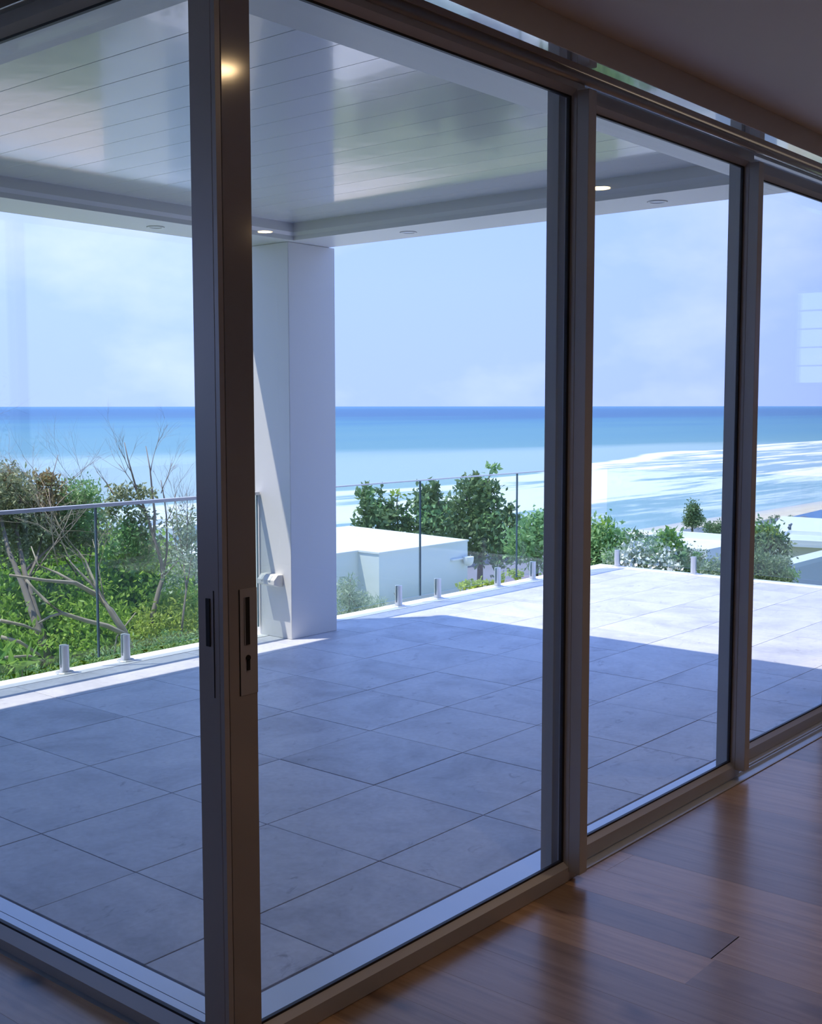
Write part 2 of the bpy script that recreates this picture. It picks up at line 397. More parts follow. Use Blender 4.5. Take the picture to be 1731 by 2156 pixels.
# wall_right with a strip window of louvres
MB().quad_box(8.3, -4.5, -0.1, 8.4, 2.3, 1.74).quad_box(8.3, -4.5, 2.44, 8.4, 2.3, CZ).quad_box(8.3, -4.5, 1.74, 8.4, 1.05, 2.44).quad_box(8.3, 1.99, 1.74, 8.4, 2.3, 2.44).build('wall_right', M['plaster'], kind='structure')
w = empty('window_1', (8.35, 1.52, 1.74), kind='structure', label='strip window with frosted louvre blades')
MB().quad_box(-0.04, -0.47, 0, 0.04, 0.47, 0.025).quad_box(-0.04, -0.47, 0.675, 0.04, 0.47, 0.70).quad_box(-0.04, -0.47, 0, 0.04, -0.445, 0.70).quad_box(-0.04, 0.445, 0, 0.04, 0.47, 0.70).build('frame', M['alu'], w)
lv = None
for k in range(5):
    if lv is None:
        lv = MB().quad_box(-0.03, -0.44, -0.005, 0.01, 0.44, 0.005).build('louvre', M['louvre'], w, loc=(0, 0, 0.145))
    else: share(lv, w, (0, 0, 0.145 + 0.13 * k))
box('pane', (8.362, 1.08, 1.765), (8.366, 1.96, 2.415), M['glass'], w)
# far wall of the left-hand wing: full height window with one broad mullion
box('wall_far', (-4.1, 6.5, -0.1), (-3.0, 6.6, CZ), M['plaster'], kind='structure')
box('wall_far', (1.5, 6.5, -0.1), (1.85, 6.6, CZ), M['plaster'], kind='structure')
w2 = empty('window_2', (-0.75, 6.55, 0), kind='structure', label='full height window with a broad mullion')
box('mullion', (-0.43, 6.5, 1.2), (-0.36, 6.6, CZ), M['alu'], w2)
box('wall_far', (-3.0, 6.5, -0.1), (1.5, 6.6, 1.199), M['plaster'], kind='structure')
box('pane', (-3.0, 6.545, 1.2), (-0.43, 6.555, CZ), M['glass'], w2)
box('pane', (-0.36, 6.545, 1.2), (1.5, 6.555, CZ), M['glass'], w2)

# bulkheads above the glazing
box('wall_front', (1.784, 2.103, 2.69), (8.3, 2.335, 2.93), M['plaster'], kind='structure')
box('wall_side', (1.784, 2.336, 2.69), (1.999, 6.6, 2.93), M['plaster'], kind='structure')
box('wall_front_end', (7.62, 2.08, -0.1), (8.4, 2.34, 2.69), M['wall'], kind='structure')

# shallow bulkhead with a gloss painted underside in front of the head track
bk = empty('bulkhead', (3, 2, 2.7), kind='structure', label='shallow painted bulkhead whose glossy underside mirrors the terrace')
shiftm = MB().prism([(1.661, 1.945), (8.299, 1.945), (8.299, 1.993), (1.709, 1.993), (1.709, 6.5), (1.661, 6.5)], 'z', 2.639, CZ - 0.0005)
shiftm.v = [(q[0] - 3, q[1] - 2, q[2] - 2.7) for q in shiftm.v]; shiftm.build('face', M['plaster'], bk)
shiftm = MB().prism([(1.661, 1.945), (8.299, 1.945), (8.299, 1.993), (1.709, 1.993), (1.709, 6.5), (1.661, 6.5)], 'z', 2.636, 2.6388)
shiftm.v = [(q[0] - 3, q[1] - 2, q[2] - 2.7) for q in shiftm.v]; shiftm.build('gloss_underside', M['soffit'], bk)
box('wall_front', (1.784, 2.0685, 2.656), (8.299, 2.1025, CZ - 0.0005), M['plaster'], kind='structure')
# roof over house
box('house_roof', (-4.6, -5.1, 2.93), (9.0, 2.335, 3.10), M['wall'], kind='structure')
box('house_roof_wing', (-4.6, 2.335, 2.93), (2.0, 7.0, 3.10), M['wall'], kind='structure')

# ================================================================== DOOR HEADS, TRACKS, SILLS
hd = empty('door_head_track', (3.0, 2.1, 2.6), kind='structure', label='grey aluminium head track of the right-hand sliding doors')
o3 = (-3.0, -2.1, -2.6)
def sub(name, a, b, mat, par, bevel=0.0, **k): return box(name, a, b, mat, par, bevel, **k)
# rounded inner lip then channels between tracks
m = MB().prism([(2.0725, 2.6555), (2.0725, 2.640), (2.075, 2.632), (2.079, 2.627), (2.085, 2.6245), (2.093, 2.6255), (2.100, 2.632), (2.102, 2.642), (2.102, 2.6555)], 'x', 1.83, 8.29)
for i in range(len(m.v)): m.v[i] = tuple(m.v[i][k] + o3[k] for k in range(3))
m.build('track_lip', M['alu_lip'], hd, smooth=True)
for yy in (2.150, 2.210, 2.270):
    sub('track_lip', (1.83, yy, 2.668), (8.29, yy + 0.012, 2.69), M['alu_out'], hd)
sub('outer_head', (1.83, 2.30, 2.684), (8.29, 2.335, 2.69), M['alu_out'], hd)
sub('channel', (1.83, 2.103, 2.680), (8.29, 2.30, 2.69), M['alu_out'], hd)

sl = empty('door_sill', (3.0, 2.2, 0), kind='structure', label='ribbed aluminium sill track of the right-hand doors')
sub('sill_plate', (1.80, 2.094, -0.05), (7.62, 2.32, -0.006), M['alu_out'], sl)
sub('track_rib', (3.35, 2.094, -0.01), (7.62, 2.103, 0.004), M['alu'], sl, 0.001)
sub('track_rib', (3.35, 2.150, -0.01), (7.62, 2.158, 0.006), M['alu_out'], sl, 0.001)
sub('track_rib', (4.8, 2.160, -0.01), (7.62, 2.166, 0.012), M['steel'], sl, 0.001)
sub('outer_plate', (1.86, 2.170, -0.02), (7.62, 2.318, 0.0), M['alu_out'], sl)
sl2 = empty('door_sill', (1.9, 3.5, 0), kind='structure', label='grooved aluminium sill track of the left-hand doors')
sub('sill_plate', (1.785, 2.14, -0.05), (2.005, 6.5, -0.006), M['alu_out'], sl2)
sub('outer_plate', (1.945, 2.34, -0.02), (2.003, 6.5, 0.0), M['alu_out'], sl2)
sub('inner_plate', (1.892, 2.30, -0.02), (1.942, 6.5, 0.0), M['alu_out'], sl2)
sub('inner_plate', (1.874, 2.28, -0.02), (1.8885, 6.5, 0.0), M['alu_out'], sl2)
hd2 = empty('door_head_track', (1.8, 3.5, 2.6), kind='structure', label='grey aluminium head track of the left-hand sliding doors')
sub('track_lip', (1.787, 2.14, 2.65), (1.815, 6.5, 2.689), M['alu_lip'], hd2, 0.004)
sub('track_lip', (1.855, 2.14, 2.668), (1.867, 6.5, 2.69), M['alu'], hd2)
sub('outer_head', (1.965, 2.335, 2.684), (2.0, 6.5, 2.69), M['alu_out'], hd2)
sub('channel', (1.815, 2.14, 2.680), (1.965, 6.5, 2.69), M['alu_out'], hd2)

# ================================================================== SLIDING DOORS
def door_x(name, x0, x1, yf, label, left_stile=0.045, corner=False, cover=True, stile_mat='alu'):
    """sliding panel in a plane y = const; yf = interior face"""
    d = empty(name, (x0, yf, 0), kind='structure', label=label)
    th = 0.045; gy = yf + 0.0265
    def B(n, a, b, m, bev=0.0015, **k): return box(n, a, b, M[m], d, bev, **k)
    rs = 0.046
    B('stile', (x0, yf, 0.004), (x0 + left_stile, yf + th, 2.645), stile_mat)
    B('stile', (x1 - rs, yf, 0.004), (x1, yf + th, 2.645), 'alu')
    # bottom rail with a bevelled glazing bead
    def pr(n, prof, m):
        q = MB().prism([(a - yf, b) for a, b in prof], 'x', left_stile, x1 - rs - x0); q.build(n, M[m], d)
    pr('bottom_rail', [(yf, 0.002), (yf + th, 0.002), (yf + th, 0.058), (gy + 0.004, 0.064), (gy - 0.006, 0.064), (yf, 0.050)], 'alu')
    pr('top_rail', [(yf, 2.605), (gy - 0.006, 2.587), (gy + 0.004, 2.587), (yf + th, 2.593), (yf + th, 2.645), (yf, 2.645)], 'alu')
    g = MB()
    xa, xb = x0 + left_stile, x1 - rs
    def fr(a, b): g.quad_box(a[0] - x0, a[1] - yf, a[2], b[0] - x0, b[1] - yf, b[2])
    fr((xa, gy - 0.0055, 0.0642), (xb, gy + 0.0055, 0.071)); fr((xa, gy - 0.0055, 2.580), (xb, gy + 0.0055, 2.5868))
    fr((xb - 0.012, gy - 0.0055, 0.071), (xb, gy + 0.0055, 2.580)); fr((xa, gy - 0.0055, 0.071), (xa + 0.004, gy + 0.0055, 2.580))
    g.build('gasket', M['gasket'], d)
    box('pane', (xa + 0.002, gy - 0.003, 0.066), (xb - 0.006, gy + 0.003, 2.584), M['glass'], d)
    if cover:
        B('interlock_cover', (x1 - 0.046, yf - 0.044, 0.034), (x1, yf - 0.0005, 2.600), 'alu', 0.0015)
    return d
# door 1: corner panel, stile 0.085 wide with flush pull
d1 = door_x('door_1', 1.817, 3.348, 2.085, 'large sliding glass panel nearest the corner, flush pull and keyhole on its stile', 0.088, stile_mat='alu_sat')
d2 = door_x('door_2', 3.290, 4.768, 2.145, 'second sliding glass panel from the corner, behind the first post')
d3 = door_x('door_3', 4.757, 6.20, 2.205, 'third sliding glass panel from the corner, cut by the photo edge')
d4 = door_x('door_4', 6.14, 7.62, 2.265, 'last sliding glass panel against the end wall', cover=False)
def door_y(name, y0, y1, xf, label, s0=0.075, cover=True):
    d = empty(name, (xf, y0, 0), kind='structure', label=label)
    th = 0.045; gx = xf + 0.0265
    def B(n, a, b, m, bev=0.0015, **k): return box(n, a, b, M[m], d, bev, **k)
    B('stile', (xf, y0, 0.004), (xf + th, y0 + s0, 2.645), 'alu'); B('stile', (xf, y1 - 0.046, 0.004), (xf + th, y1, 2.645), 'alu')
    MB().prism([(0, 0.002), (th, 0.002), (th, 0.055), (0.030, 0.062), (0.020, 0.062), (0, 0.032)], 'y', s0, y1 - 0.046 - y0).build('bottom_rail', M['alu'], d)
    MB().prism([(0, 2.612), (0.020, 2.594), (0.030, 2.594), (th, 2.600), (th, 2.645), (0, 2.645)], 'y', s0, y1 - 0.046 - y0).build('top_rail', M['alu'], d)
    g = MB(); l = y1 - 0.046 - y0
    g.quad_box(0.020, s0, 0.0622, 0.032, l, 0.069).quad_box(0.020, s0, 2.587, 0.032, l, 2.5938).quad_box(0.020, l - 0.012, 0.069, 0.032, l, 2.587)
    g.build('gasket', M['gasket'], d)
    box('pane', (gx - 0.003, y0 + s0 + 0.001, 0.064), (gx + 0.003, y1 - 0.052, 2.590), M['glass'], d)
    if cover: B('interlock_cover', (xf - 0.044, y1 - 0.046, 0.034), (xf - 0.0005, y1, 2.600), 'alu')
    return d
d5 = door_y('door_5', 2.100, 3.62, 1.800, 'large sliding glass panel left of the corner with a flush pull')
d6 = door_y('door_6', 3.58, 5.08, 1.852, 'far left sliding glass panel outside the picture', 0.045)
d7 = door_y('door_7', 5.04, 6.49, 1.795, 'last left sliding glass panel outside the picture', 0.045, cover=False)
# corner jamb behind the two meeting stiles, with the thin inner stile edge
box('corner_post', (1.8005, 2.086, 0.002), (1.8155, 2.0995, 2.645), M['alu'], kind='structure', label='slim jamb strip where the two sliding doors meet at the corner')
box('corner_post', (1.845, 2.135, 0.002), (1.905, 2.175, 2.66), M['alu'], kind='structure', label='inner corner jamb behind the meeting door stiles')
# flush pulls and lock furniture
def part(n, a, b, mat, par, bev=0.0, **k): return box(n, a, b, M[mat], par, bev, **k)
h = part('lock_plate', (1.850, 2.0835, 0.915), (1.905, 2.0849, 1.170), 'alu', d1, 0.0004)
part('lock_plate', (1.8485, 2.0832, 0.915), (1.8502, 2.0850, 1.170), 'dark', d1)
hp = MB()
hx0, hx1, hz0, hz1 = 1.8655, 1.8795, 1.036, 1.150
hp.quad_box(hx0 - 1.817, -0.0032, hz0, hx1 - 1.817, -0.0018, hz1, 0)
hb = hp.build('flush_pull', M['dark'], d1, label='dark recessed finger pull on the right-hand stile')
part('pull_edge', (1.8795, 2.0815, hz0), (1.8815, 2.0834, hz1), 'alu', d1, 0.0004)
part('pull_edge', (1.8635, 2.0815, hz0), (1.8655, 2.0834, hz1), 'alu', d1, 0.0004)
MB().lathe([(0.0, -0.0045), (0.0065, -0.0045), (0.0072, -0.0015), (0.0, -0.0015)], (1.874 - 1.817, 0, 1.004), 18, axis='y').quad_box(1.874 - 1.817 - 0.0042, -0.0045, 0.974, 1.874 - 1.817 + 0.0042, -0.0015, 1.002).build('keyhole', M['dark'], d1, label='black keyhole cylinder below the pull')
part('lock_plate', (1.7986, 2.1175, 0.915), (1.7999, 2.1192, 1.170), 'dark', d5)
part('flush_pull', (1.7975, 2.1310, 1.036), (1.7998, 2.1450, 1.150), 'dark', d5, label='dark recessed finger pull on the left-hand stile')
part('pull_edge', (1.7975, 2.1450, 1.036), (1.7998, 2.1470, 1.150), 'alu', d5, 0.0004)

# ================================================================== INTERIOR DOWNLIGHTS
def downlight(x, y, label, first=[None]):
    o = empty('ceiling_downlight', (x, y, CZ), label=label, cat='downlight', group='round recessed downlights in the interior ceiling')
    MB().lathe([(0.045, -0.002), (0.056, -0.003), (0.058, 0.0), (0.045, 0.0)], sides=28).build('trim_ring', M['plastic'], o)
    MB().lathe([(0.0, -0.006), (0.044, -0.006), (0.0445, 0.0)], sides=28).build('lens', M['bulb'], o)
    return o
for x, y, lb in ((2.72, 1.055, 'warm round downlight in the interior ceiling mirrored high on the dark corner post'), (5.42, 1.07, 'warm round downlight in the interior ceiling mirrored in the second door pane'),
                 (5.35, -1.51, 'warm round downlight in the interior ceiling mirrored above the white column'), (2.72, -1.51, 'warm round downlight in the interior ceiling behind the viewer')):
    downlight(x, y, lb)
    ld = bpy.data.lights.new('downlight_lamp', 'SPOT'); ld.energy = 20; ld.color = (1.0, 0.70, 0.42); ld.spot_size = R(110); ld.spot_blend = 0.8; ld.shadow_soft_size = 0.04
    lo = bpy.data.objects.new('downlight_lamp', ld); col.objects.link(lo); lo.location = (x, y, CZ - 0.02)

# ================================================================== TERRACE
X0, X1, Y0, Y1 = 2.012, 10.20, 2.328, 6.03
terr = empty('terrace_floor', (6, 4, 0), kind='structure', label='large grey slate-look porcelain tiles, shaded by the patio roof near the doors')
box('slab', (1.86, 2.14, -0.30), (10.37, 6.205, -0.022), M['grout'], terr)
xs = [X0] + [2.415 + 0.6155 * k for k in range(13)] + [X1]
ys = [Y0] + [2.697 + 0.5765 * k for k in range(6)] + [Y1]
proto = {}
rt = random.Random(8)
for i in range(len(xs) - 1):
    for j in range(len(ys) - 1):
        w_, l_ = xs[i + 1] - xs[i] - 0.004, ys[j + 1] - ys[j] - 0.004
        cx_, cy_ = (xs[i] + xs[i + 1]) / 2, (ys[j] + ys[j + 1]) / 2
        if w_ < 0.05 or l_ < 0.05: continue
        key = (round(w_, 3), round(l_, 3)); lc = (cx_ - 6, cy_ - 4, rt.uniform(-0.0006, 0.0006))
        if key not in proto:
            proto[key] = MB().quad_box(-w_ / 2, -l_ / 2, -0.02, w_ / 2, l_ / 2, 0).build('tile', M['tile'], terr, 0.0015, loc=lc)
        else: share(proto[key], terr, lc)
cp = empty('terrace_coping', (10.2, 6.1, 0), kind='structure', label='white painted edge coping under the glass balustrade')
box('edge', (1.86, 6.034, -0.32), (10.38, 6.215, 0.001), M['coping'], cp)
box('edge', (10.204, 2.14, -0.32), (10.38, 6.032, 0.001), M['coping'], cp)
box('terrace_wall', (1.86, 6.0, -3.4), (10.30, 6.15, -0.30), M['wall'], kind='structure')
box('terrace_wall', (10.15, 2.14, -3.4), (10.30, 6.0, -0.30), M['wall'], kind='structure')

# white column at the roof corner
box('column', (5.62, 5.80, 0.0), (6.07, 6.345, 2.696), M['wall'], bevel=0.004, kind='structure', label='white rendered column at the outer corner of the patio roof')

# patio roof: perimeter beams around a coffer of gloss panels
rf = empty('patio_roof', (3.9, 4.2, 2.7), kind='structure', label='white patio roof with a recessed gloss panel ceiling')
SZ = 2.697
box('beam', (2.0, 2.336, SZ), (6.02, 2.556, 2.95), M['roofwhite'], rf)
box('beam', (2.001, 2.557, SZ), (2.155, 5.74, 2.95), M['roofwhite'], rf)
box('beam', (5.614, 2.557, SZ), (6.02, 5.74, 2.95), M['roofwhite'], rf)
box('beam', (2.001, 5.741, SZ), (6.02, 6.163, 2.95), M['roofwhite'], rf)
box('fascia', (2.0, 6.164, 2.80), (6.093, 6.367, 2.95), M['roofwhite'], rf)
box('fascia', (6.021, 2.336, 2.80), (6.093, 6.163, 2.95), M['roofwhite'], rf)
box('deck', (2.0, 2.336, 2.951), (6.093, 6.367, 2.99), M['roofwhite'], rf)
# cornice lip round the coffer
c0x, c1x, c0y, c1y = 2.155, 5.614, 2.556, 5.741
lip = [(0, SZ + 0.001), (0.002, SZ + 0.028), (0.020, SZ + 0.050), (0.020, SZ + 0.108), (0, SZ + 0.108)]
def lipm(prof, axis, a, b): return MB().prism(prof, axis, a, b)
def shift(m, l=(3.9, 4.2, 2.7)):
    m.v = [tuple(q[k] - l[k] for k in range(3)) for q in m.v]; return m
shift(lipm([(c1x - a, b) for a, b in lip], 'y', c0y, c1y)).build('cornice', M['roofwhite'], rf)
shift(lipm([(c0x + a, b) for a, b in lip], 'y', c0y, c1y)).build('cornice', M['roofwhite'], rf)
shift(lipm([(c1y - a, b) for a, b in lip], 'x', c0x, c1x)).build('cornice', M['roofwhite'], rf)
shift(lipm([(c0y + a, b) for a, b in lip], 'x', c0x, c1x)).build('cornice', M['roofwhite'], rf)
PZ = 2.805; npan = 17; pw = (c1x - c0x) / npan
pm = None
for k in range(npan):
    px_ = c0x + (k + 0.5) * pw
    if pm is None:
        hw, hl = pw / 2 - 0.0004, (c1y - c0y) / 2
        pm = MB().prism([(-hw, 0.002), (-hw + 0.0015, 0.0), (hw - 0.0015, 0.0), (hw, 0.002), (hw, 0.02), (-hw, 0.02)], 'y', -hl, hl).build('panel', M['panel'], rf)
        o = pm
    else: o = share(pm, rf)
    o.location = (px_ - 3.9, (c0y + c1y) / 2 - 4.2, PZ - 2.7); o.rotation_euler = (0, R(rt.uniform(-0.12, 0.12)), 0)
def soffit_light(x, y, label):
    o = empty('soffit_downlight', (x, y, SZ), label=label, cat='downlight', group='unlit white downlights in the patio soffit')
    MB().lathe([(0.036, 0.0), (0.040, -0.004), (0.050, -0.004), (0.053, -0.001), (0.053, 0.0)], sides=28).build('trim_ring', M['roofwhite'], o)
    MB().lathe([(0.0, -0.0005), (0.037, -0.0005), (0.037, 0.0)], sides=28).build('lens', M['louvre'], o)
    MB().lathe([(0.053, -0.0006), (0.0555, -0.0006), (0.0555, 0.0)], sides=28).build('shadow_gap', M['dark'], o)
soffit_light(4.65, 5.96, 'unlit round downlight in the patio soffit left of the corner post')
soffit_light(5.825, 4.92, 'unlit round downlight in the patio soffit right of the white column')
soffit_light(5.835, 3.17, 'unlit round downlight in the patio soffit seen through the second pane')

# weatherproof power outlet on the column's left face
ot = empty('power_outlet', (5.62, 5.965, 0.40), label='cream weatherproof power outlet low on the left face of the white column', cat='power outlet')
MB().prism([(0, 0.045), (-0.05, 0.045), (-0.085, 0.012), (-0.085, -0.022), (-0.03, -0.04), (0, -0.04)], 'y', -0.085, 0.085).build('housing', M['plastic'], ot, 0.004)
for yy in (-0.045, 0.03):
    MB().prism([(-0.060, 0.038), (-0.090, 0.010), (-0.086, 0.008), (-0.058, 0.034)], 'y', yy, yy + 0.022).build('socket_cover', M['greywall'], ot)

# ------------------------------------------------------------------ balustrades
def spigot_mesh(name='spigot'):
    q = MB().lathe([(0.0, 0), (0.055, 0), (0.057, 0.004), (0.050, 0.010), (0.0, 0.010)], sides=20)
    b = q.build('base_plate', M['steel'], None, smooth=False)
    s = MB(); r = 0.0255
    for sgn in (-1, 1):
        pts = []
        for k in range(9):
            a = math.pi * k / 8
            pts.append((r * math.cos(a), sgn * (0.008 + (r - 0.004) * math.sin(a))))
        s.prism(pts, 'z', 0.010, 0.170)
    s.quad_box(-r, -0.008, 0.010, r, 0.008, 0.035)
    return s.build('spigot', M['steel'], None, 0.0), b
sp_body, sp_base = spigot_mesh()
def balustrade(label, axis, fixed, panes, spigs, rail=None, zb=0.055, zt=0.985, edges=True):
    o = empty('glass_balustrade', (fixed if axis == 'y' else panes[0][0], fixed if axis == 'x' else panes[0][0], 0), label=label, cat='balustrade')
    L = o.location
    for a, b in panes:
        if axis == 'x': box('glass_pane', (a + 0.003, fixed - 0.006, zb), (b - 0.003, fixed + 0.006, zt), M['bal'], o)
        else: box('glass_pane', (fixed - 0.006, a + 0.006, zb), (fixed + 0.006, b - 0.006, zt), M['bal'], o)
        if not edges: continue
        for e in (a + 0.0045, b - 0.0045):     # polished vertical edges read dark
            if axis == 'x': box('pane_edge', (e - 0.0015, fixed - 0.0062, zb), (e + 0.0015, fixed + 0.0062, zt), M['bal_edge'], o)
            else: box('pane_edge', (fixed - 0.0062, e - 0.0035, zb), (fixed + 0.0062, e + 0.0035, zt), M['bal_edge'], o)
    for s in spigs:
        p = (s, fixed, 0.0) if axis == 'x' else (fixed, s, 0.0)
        c = share(sp_body, o, tuple(p[k] - L[k] for k in range(3)))
        if axis == 'y': c.rotation_euler = (0, 0, R(90))
        bb = share(sp_base, c, (0, 0, 0))
    if rail:
        ra, rb, rw, rh = rail
        if axis == 'x': box('handrail', (ra, fixed - rw / 2, zt), (rb, fixed + rw / 2, zt + rh), M['steel'], o, 0.002)
        else: box('handrail', (fixed - rw / 2, ra, zt), (fixed + rw / 2, rb, zt + rh), M['steel'], o, 0.002)
    return o
BY = 6.12
balustrade('frameless glass balustrade with a steel top rail left of the column, trees behind', 'x', BY, [(2.05, 2.98), (2.98, 4.275), (4.275, 5.61)], [2.3, 3.22, 4.03, 4.475, 5.32], (2.03, 5.615, 0.040, 0.022), zt=0.985)
balustrade('frameless glass balustrade right of the column in front of the white neighbouring block', 'x', BY, [(6.10, 7.39), (7.39, 8.76), (8.76, 9.95)], [6.32, 7.12, 7.62, 8.47, 9.02, 9.72], (6.09, 9.95, 0.022, 0.010), zt=0.995)
balustrade('frameless glass balustrade along the far sunny edge of the terrace', 'y', 10.295, [(2.2, 3.5), (3.5, 4.85), (4.85, 6.10)], [5.97, 5.14, 4.62, 3.75, 3.25, 2.45], None, zt=0.98, edges=False)
bpy.data.objects.remove(sp_body); bpy.data.objects.remove(sp_base)

# ================================================================== LAND AND SEA
SEA = -20.4
def ground_z(x, y):
    dx = max(x - 10.45, 1.0 - 0 - x if x < 1.0 and y > 7.5 else 0, 0); dy = max(y - 6.25, 0)
    if x < 10.45 and y < 6.25: return -0.5
    d = math.hypot(max(x - 10.45, 0), dy)
    z = np.interp(d, [0, 0.5, 2.0, 5, 12, 22, 40, 60, 80, 200], [-0.16, -0.22, -0.9, -2.6, -4.2, -6.8, -11.5, -15.5, -18.3, -18.6])
    if y > 78: z = min(z, -18.3 - (y - 78) * 0.0808)
    z += 0.12 * math.sin(x * 0.9) * math.cos(y * 0.7) * min(d / 4, 1)
    return z
gx = list(np.arange(-60, -10, 6.0)) + list(np.arange(-10, 30, 0.8)) + list(np.arange(30, 120, 4.0)) + list(np.arange(120, 1400, 40.0))
gy_ = [-400, -200, -100, -50, -20, 0, 2, 4, 5] + list(np.arange(5.6, 26, 0.6)) + list(np.arange(26, 114, 3.0))
gm = MB()
for yy in gy_:
    for xx in gx: gm.v.append((xx, yy, ground_z(xx, yy) if not (xx < 1.5 and yy < 6.3) else -0.5))
nx = len(gx)
for j in range(len(gy_) - 1):
    for i in range(nx - 1):
        if gx[i] > 1.9 and gx[i + 1] < 10.2 and gy_[j] > 2.2 and gy_[j + 1] < 5.9: continue
        a = j * nx + i; gm.f.append((a, a + 1, a + nx + 1, a + nx)); gm.mi.append(0)
gm.build('ground', M['ground'], smooth=True, kind='structure', label='garden slope falling to the sandy beach')

sm_ = MB()
sxs = list(np.arange(60, 1200, 8.0)); sys_ = list(np.arange(103, 330, 1.6))
rw_ = random.Random(3)
waves = [(262, 520, 760, 1.6, 3.0), (236, 430, 800, 0.9, 3.0), (205, 250, 700, 0.8, 3.5), (178, 100, 500, 0.6, 3), (160, 300, 800, 0.8, 3), (140, 150, 500, 0.4, 2.5)]
for yy in sys_:
    for xx in sxs:
        z = SEA + 0.05
        for yc, xa, xb, A_, wd in waves:
            y0_ = yc + 5 * math.sin(xx * 0.013 + yc) + 2 * math.sin(xx * 0.05 + yc * 2)
            env = max(0, min(1, (xx - xa) / 60, (xb - xx) / 60))
            z += A_ * env * math.exp(-((yy - y0_) / wd) ** 2)
        if yy > 322 or yy < 106: z = SEA
        sm_.v.append((xx, yy, z))
nx = len(sxs)
for j in range(len(sys_) - 1):
    for i in range(nx - 1):
        a = j * nx + i; sm_.f.append((a, a + 1, a + nx + 1, a + nx)); sm_.mi.append(0)
b = len(sm_.v); ya, yb, xa, xb = sys_[0], sys_[-1], sxs[0], sxs[-1]; BIG = 70000
pts = [(-BIG, ya), (xa, ya), (xb, ya), (BIG, ya), (-BIG, yb), (xa, yb), (xb, yb), (BIG, yb), (-BIG, BIG), (xa, BIG), (xb, BIG), (BIG, BIG)]
sm_.v += [(p[0], p[1], SEA) for p in pts]
for q in ((0, 1, 5, 4), (2, 3, 7, 6), (4, 5, 9, 8), (5, 6, 10, 9), (6, 7, 11, 10)):
    sm_.f.append(tuple(b + t for t in q)); sm_.mi.append(0)
sm_.build('sea', M['sea'], smooth=True, kind='structure', label='turquoise sea with white surf rolling to the beach under a blue horizon')

box('reflection_slab', (6.1, 6.32, -0.60), (11.6, 7.55, -0.36), M['nwall'], kind='structure', label='unseen pale slab added beyond the coping to show bright in the glossy bulkhead underside')  # unseen slab, added so the glossy bulkhead underside mirrors something bright
# ================================================================== NEIGHBOURING WHITE BLOCK
nb = empty('neighbouring_block', (9.7, 9.0, -2.5), label='low flat-roofed white rendered block just beyond the glass balustrade', cat='building')
nbl = (9.7, 9.0, -2.5)
shift(MB().prism([(8.945, 7.95), (10.43, 7.95), (10.72, 10.02), (7.5, 10.02), (7.5, 8.24), (8.945, 8.24)], 'z', -3.2, 0.10), nbl).build('wall', M['nwall'], nb)
shift(MB().prism([(8.935, 7.94), (10.44, 7.94), (10.73, 10.03), (7.49, 10.03), (7.49, 8.23), (8.935, 8.23)], 'z', 0.101, 0.118), nbl).build('roof_membrane', M['coping'], nb)
lp = empty('reflection_bowl', (10.18, 7.95, -0.09), label='white half-bowl on an arm modelled in place of a glass reflection, at the neighbouring white block', cat='glass reflection')  # bowl and arm modelled in place of a likely reflection in the glass
MB().quad_box(-0.06, -0.03, 0.0, 0.15, 0.0, 0.02).build('arm', M['coping'], lp, 0.004)
MB().lathe([(0.060, 0.03), (0.059, -0.01), (0.050, -0.045), (0.030, -0.068), (0.0, -0.075)], (0.185, -0.062, 0.0), 20).lathe([(0.0, 0.03), (0.060, 0.03)], (0.185, -0.062, 0.0), 20).build('bowl', M['coping'], lp, smooth=True)

